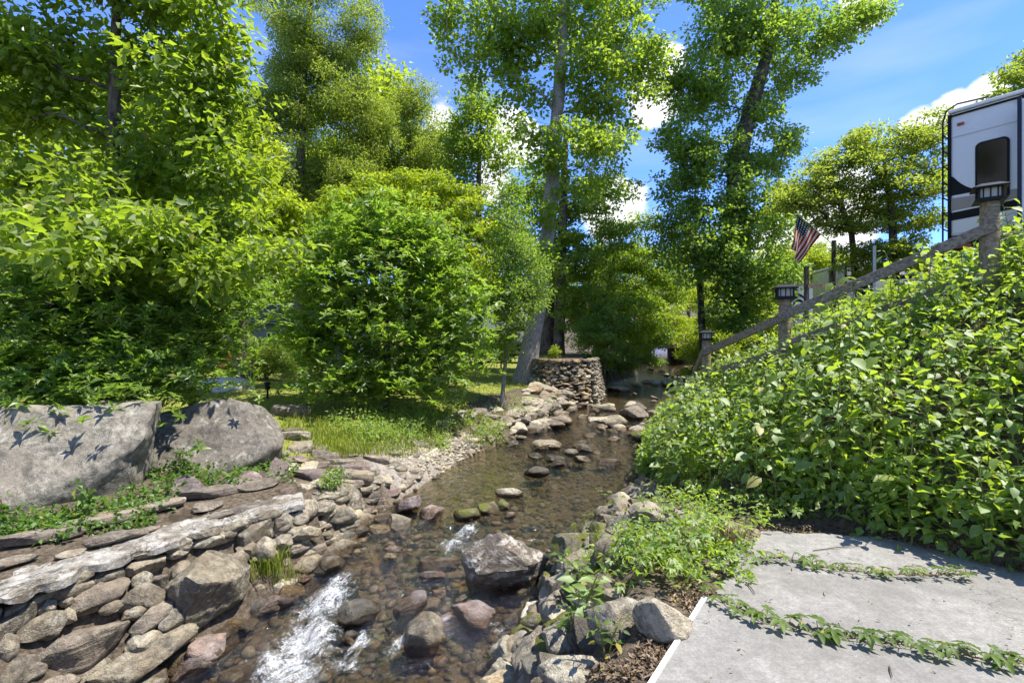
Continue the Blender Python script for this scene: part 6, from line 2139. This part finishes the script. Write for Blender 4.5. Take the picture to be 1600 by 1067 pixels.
link('cover', me, tp)
MB().tube([(-.7, -.5, .02), (0, -.62, .05), (.75, -.35, .03)], .012, 6).build('rope', M['white'], tp)

p0 = hit(376, 600, False)
p0 = Vector((p0.x, p0.y + 1.6, g(p0.x, p0.y + 1.6)))
ch = thing('sling_chair', p0, 'low chair with a slack navy sling behind the tarpaulin', 'chair', rz=.4)
vs = []
for i in range(13):
    t = i / 12
    x = -.45 + .9 * t
    for j in range(7):
        s = j / 6
        vs.append((x, -.3 + .6 * s, .62 - .36 * math.sin(PI * s) * .6 - .22 * math.sin(PI * t) + .35 * s))
fs = [(i * 7 + j, i * 7 + j + 1, (i + 1) * 7 + j + 1, (i + 1) * 7 + j) for i in range(12) for j in range(6)]
MB().add(vs, fs).build('sling', M['navy'], ch, smooth=True)
for sx in (-.46, .46):
    MB().tube([(sx, -.35, 0), (sx, .0, .35), (sx, .32, .98)], .014, 8).build('leg', M['steel'], ch, smooth=True)
    MB().tube([(sx, .35, 0), (sx, 0, .35), (sx, -.32, .62)], .014, 8).build('leg', M['steel'], ch, smooth=True)

p0 = hit(418, 622, False)
pl = thing('path_light', p0, 'short black path light standing on the lawn', 'lamp')
MB().tube([(0, 0, -.05), (0, 0, .3)], .025, 10).build('post', M['black'], pl, smooth=True)
MB().tube([(0, 0, .22), (0, 0, .38)], [.06, .075], 14).build('head', M['black'], pl, smooth=True)
MB().tube([(0, 0, .38), (0, 0, .40)], [.085, .05], 14).build('cap', M['black'], pl, smooth=True)
p0 = hit(402, 728, False)
sp = thing('spotlight', p0, 'small black spotlight in the ivy below the domed boulder', 'lamp')
MB().tube([(0, 0, -.05), (0, 0, .07)], .008, 8).build('stake', M['black'], sp)
MB().tube([(.0, -.02, .05), (-.02, .05, .15)], [.03, .042], 14).build('head', M['black'], sp, smooth=True)
MB().tube([(-.021, .053, .153), (-.022, .056, .157)], .036, 14).build('lens', M['dark_glass'], sp)
# shepherd hook pole in the shrubs
p0 = W(247, 590, 9.5); p0.z = g(p0.x, p0.y)
MB().tube([(0, 0, -.1), (0, 0, 1.5), (.06, 0, 1.62), (.16, 0, 1.6), (.18, 0, 1.5)], .009, 6).build('hook_pole', M['black'], None, smooth=True, loc=p0)
tag(bpy.data.objects['hook_pole'], 'thin black hooked pole among the dark shrubs behind the boulders', 'pole')
p0 = W(355, 555, 17); p0.z = g(p0.x, p0.y)
rc_ = thing('folding_chair', p0, 'red folding chair beside the tree trunk left of the lawn', 'chair', rz=-.4)
MB().box((0, 0, .45), (.5, .45, .03)).build('seat', M['chair_red'], rc_)
MB().box((0, .22, .85), (.5, .03, .5), Euler((-.15, 0, 0)).to_matrix()).build('backrest', M['chair_red'], rc_)
for sx in (-.24, .24):
    for sy in (-.2, .2):
        MB().tube([(sx, sy, 0), (sx, -sy * .2, .48)], .012, 6).build('leg', M['steel'], rc_)
# dwarf stakes: small lamp post by the white camper
p0 = W(783, 560, 22); p0.z = g(p0.x, p0.y)
lp = thing('lamp_post', p0, 'slim lamp post with a pale head in front of the white camper', 'lamp post')
MB().tube([(0, 0, 0), (0, 0, 1.75)], .03, 8).build('post', M['black'], lp, smooth=True)
MB().tube([(0, 0, 1.75), (0, 0, 1.8), (0, 0, 2.0), (0, 0, 2.08)], [.05, .1, .08, .02], 10).build('lamp_head', M['lamp_glass'], lp, smooth=True)
# hookup posts and bucket on the terrace by the near camper
p0 = W(1455, 400, 10.5); p0.z = 2.45
hk = thing('water_hookup', p0, 'white water hookup post left of the near camper', 'hookup')
MB().box((0, 0, .45), (.06, .06, .95)).build('post', M['white'], hk, bevel=.005)
MB().box((.03, -.04, .85), (.16, .07, .1)).build('tap', M['white'], hk, bevel=.01)
MB().tube([(.05, -.06, .8), (.12, -.1, .5), (.05, -.08, .1)], .018, 8).build('hose', M['white'], hk, smooth=True)
p0 = W(1366, 430, 11.5); p0.z = 2.3
bp = MB().tube([(0, 0, 0), (0, 0, 1.5)], .035, 10).build('blue_post', M['steel'], None, smooth=True, loc=p0)
tag(bp, 'slim blue grey post behind the long handrail', 'post')
p0 = W(1508, 440, 8.2); p0.z = g(p0.x, p0.y)
bk = thing('bucket', p0 + Vector((0, 0, .15)), 'teal bucket lying in the weeds under the near camper', 'bucket', rz=.6)
bk.scale = (1.2, 1.2, 1.2)
mb = MB().tube([(0, 0, 0), (.02, 0, .15), (.02, 0, .34)], [.12, .135, .16], 20, cap=False)
mb.tube([(0, 0, 0), (0, 0, .01)], .12, 20)
o = mb.build('shell', M['teal'], bk, smooth=True)
MB().tube([(.18, 0, .33), (.1, -.14, .36), (-.04, -.17, .36), (-.14, -.08, .34)], .005, 6).build('handle', M['steel'], bk)
# twigs on the slab, a stick by the water
for (x0, y0, x1, y1, lab) in ((1270, 873, 1345, 867, 'long thin twig on the far part of the slab'), (1165, 925, 1180, 945, 'short dark forked twig near the slab corner'), (1390, 1060, 1394, 1080, 'small twig at the bottom edge of the slab')):
    a, b = hit(x0, y0, False), hit(x1, y1, False)
    a.z, b.z = .006, .01
    tag(MB().tube([a, a.lerp(b, .5) + Vector((.004, .01, .004)), b], [.003, .0035, .002], 5).build('twig', M['bark_dark'], None), lab, 'twig')
a, b = hit(985, 850, False), hit(1100, 890, False)
tag(MB().tube([a + Vector((0, 0, .2)), a.lerp(b, .5) + Vector((0, 0, .28)), b + Vector((0, 0, .15))], [.006, .008, .007], 6).build('stick', M['bark'], None, smooth=True), 'bare stick lying across the creeper between rock and slab', 'stick')
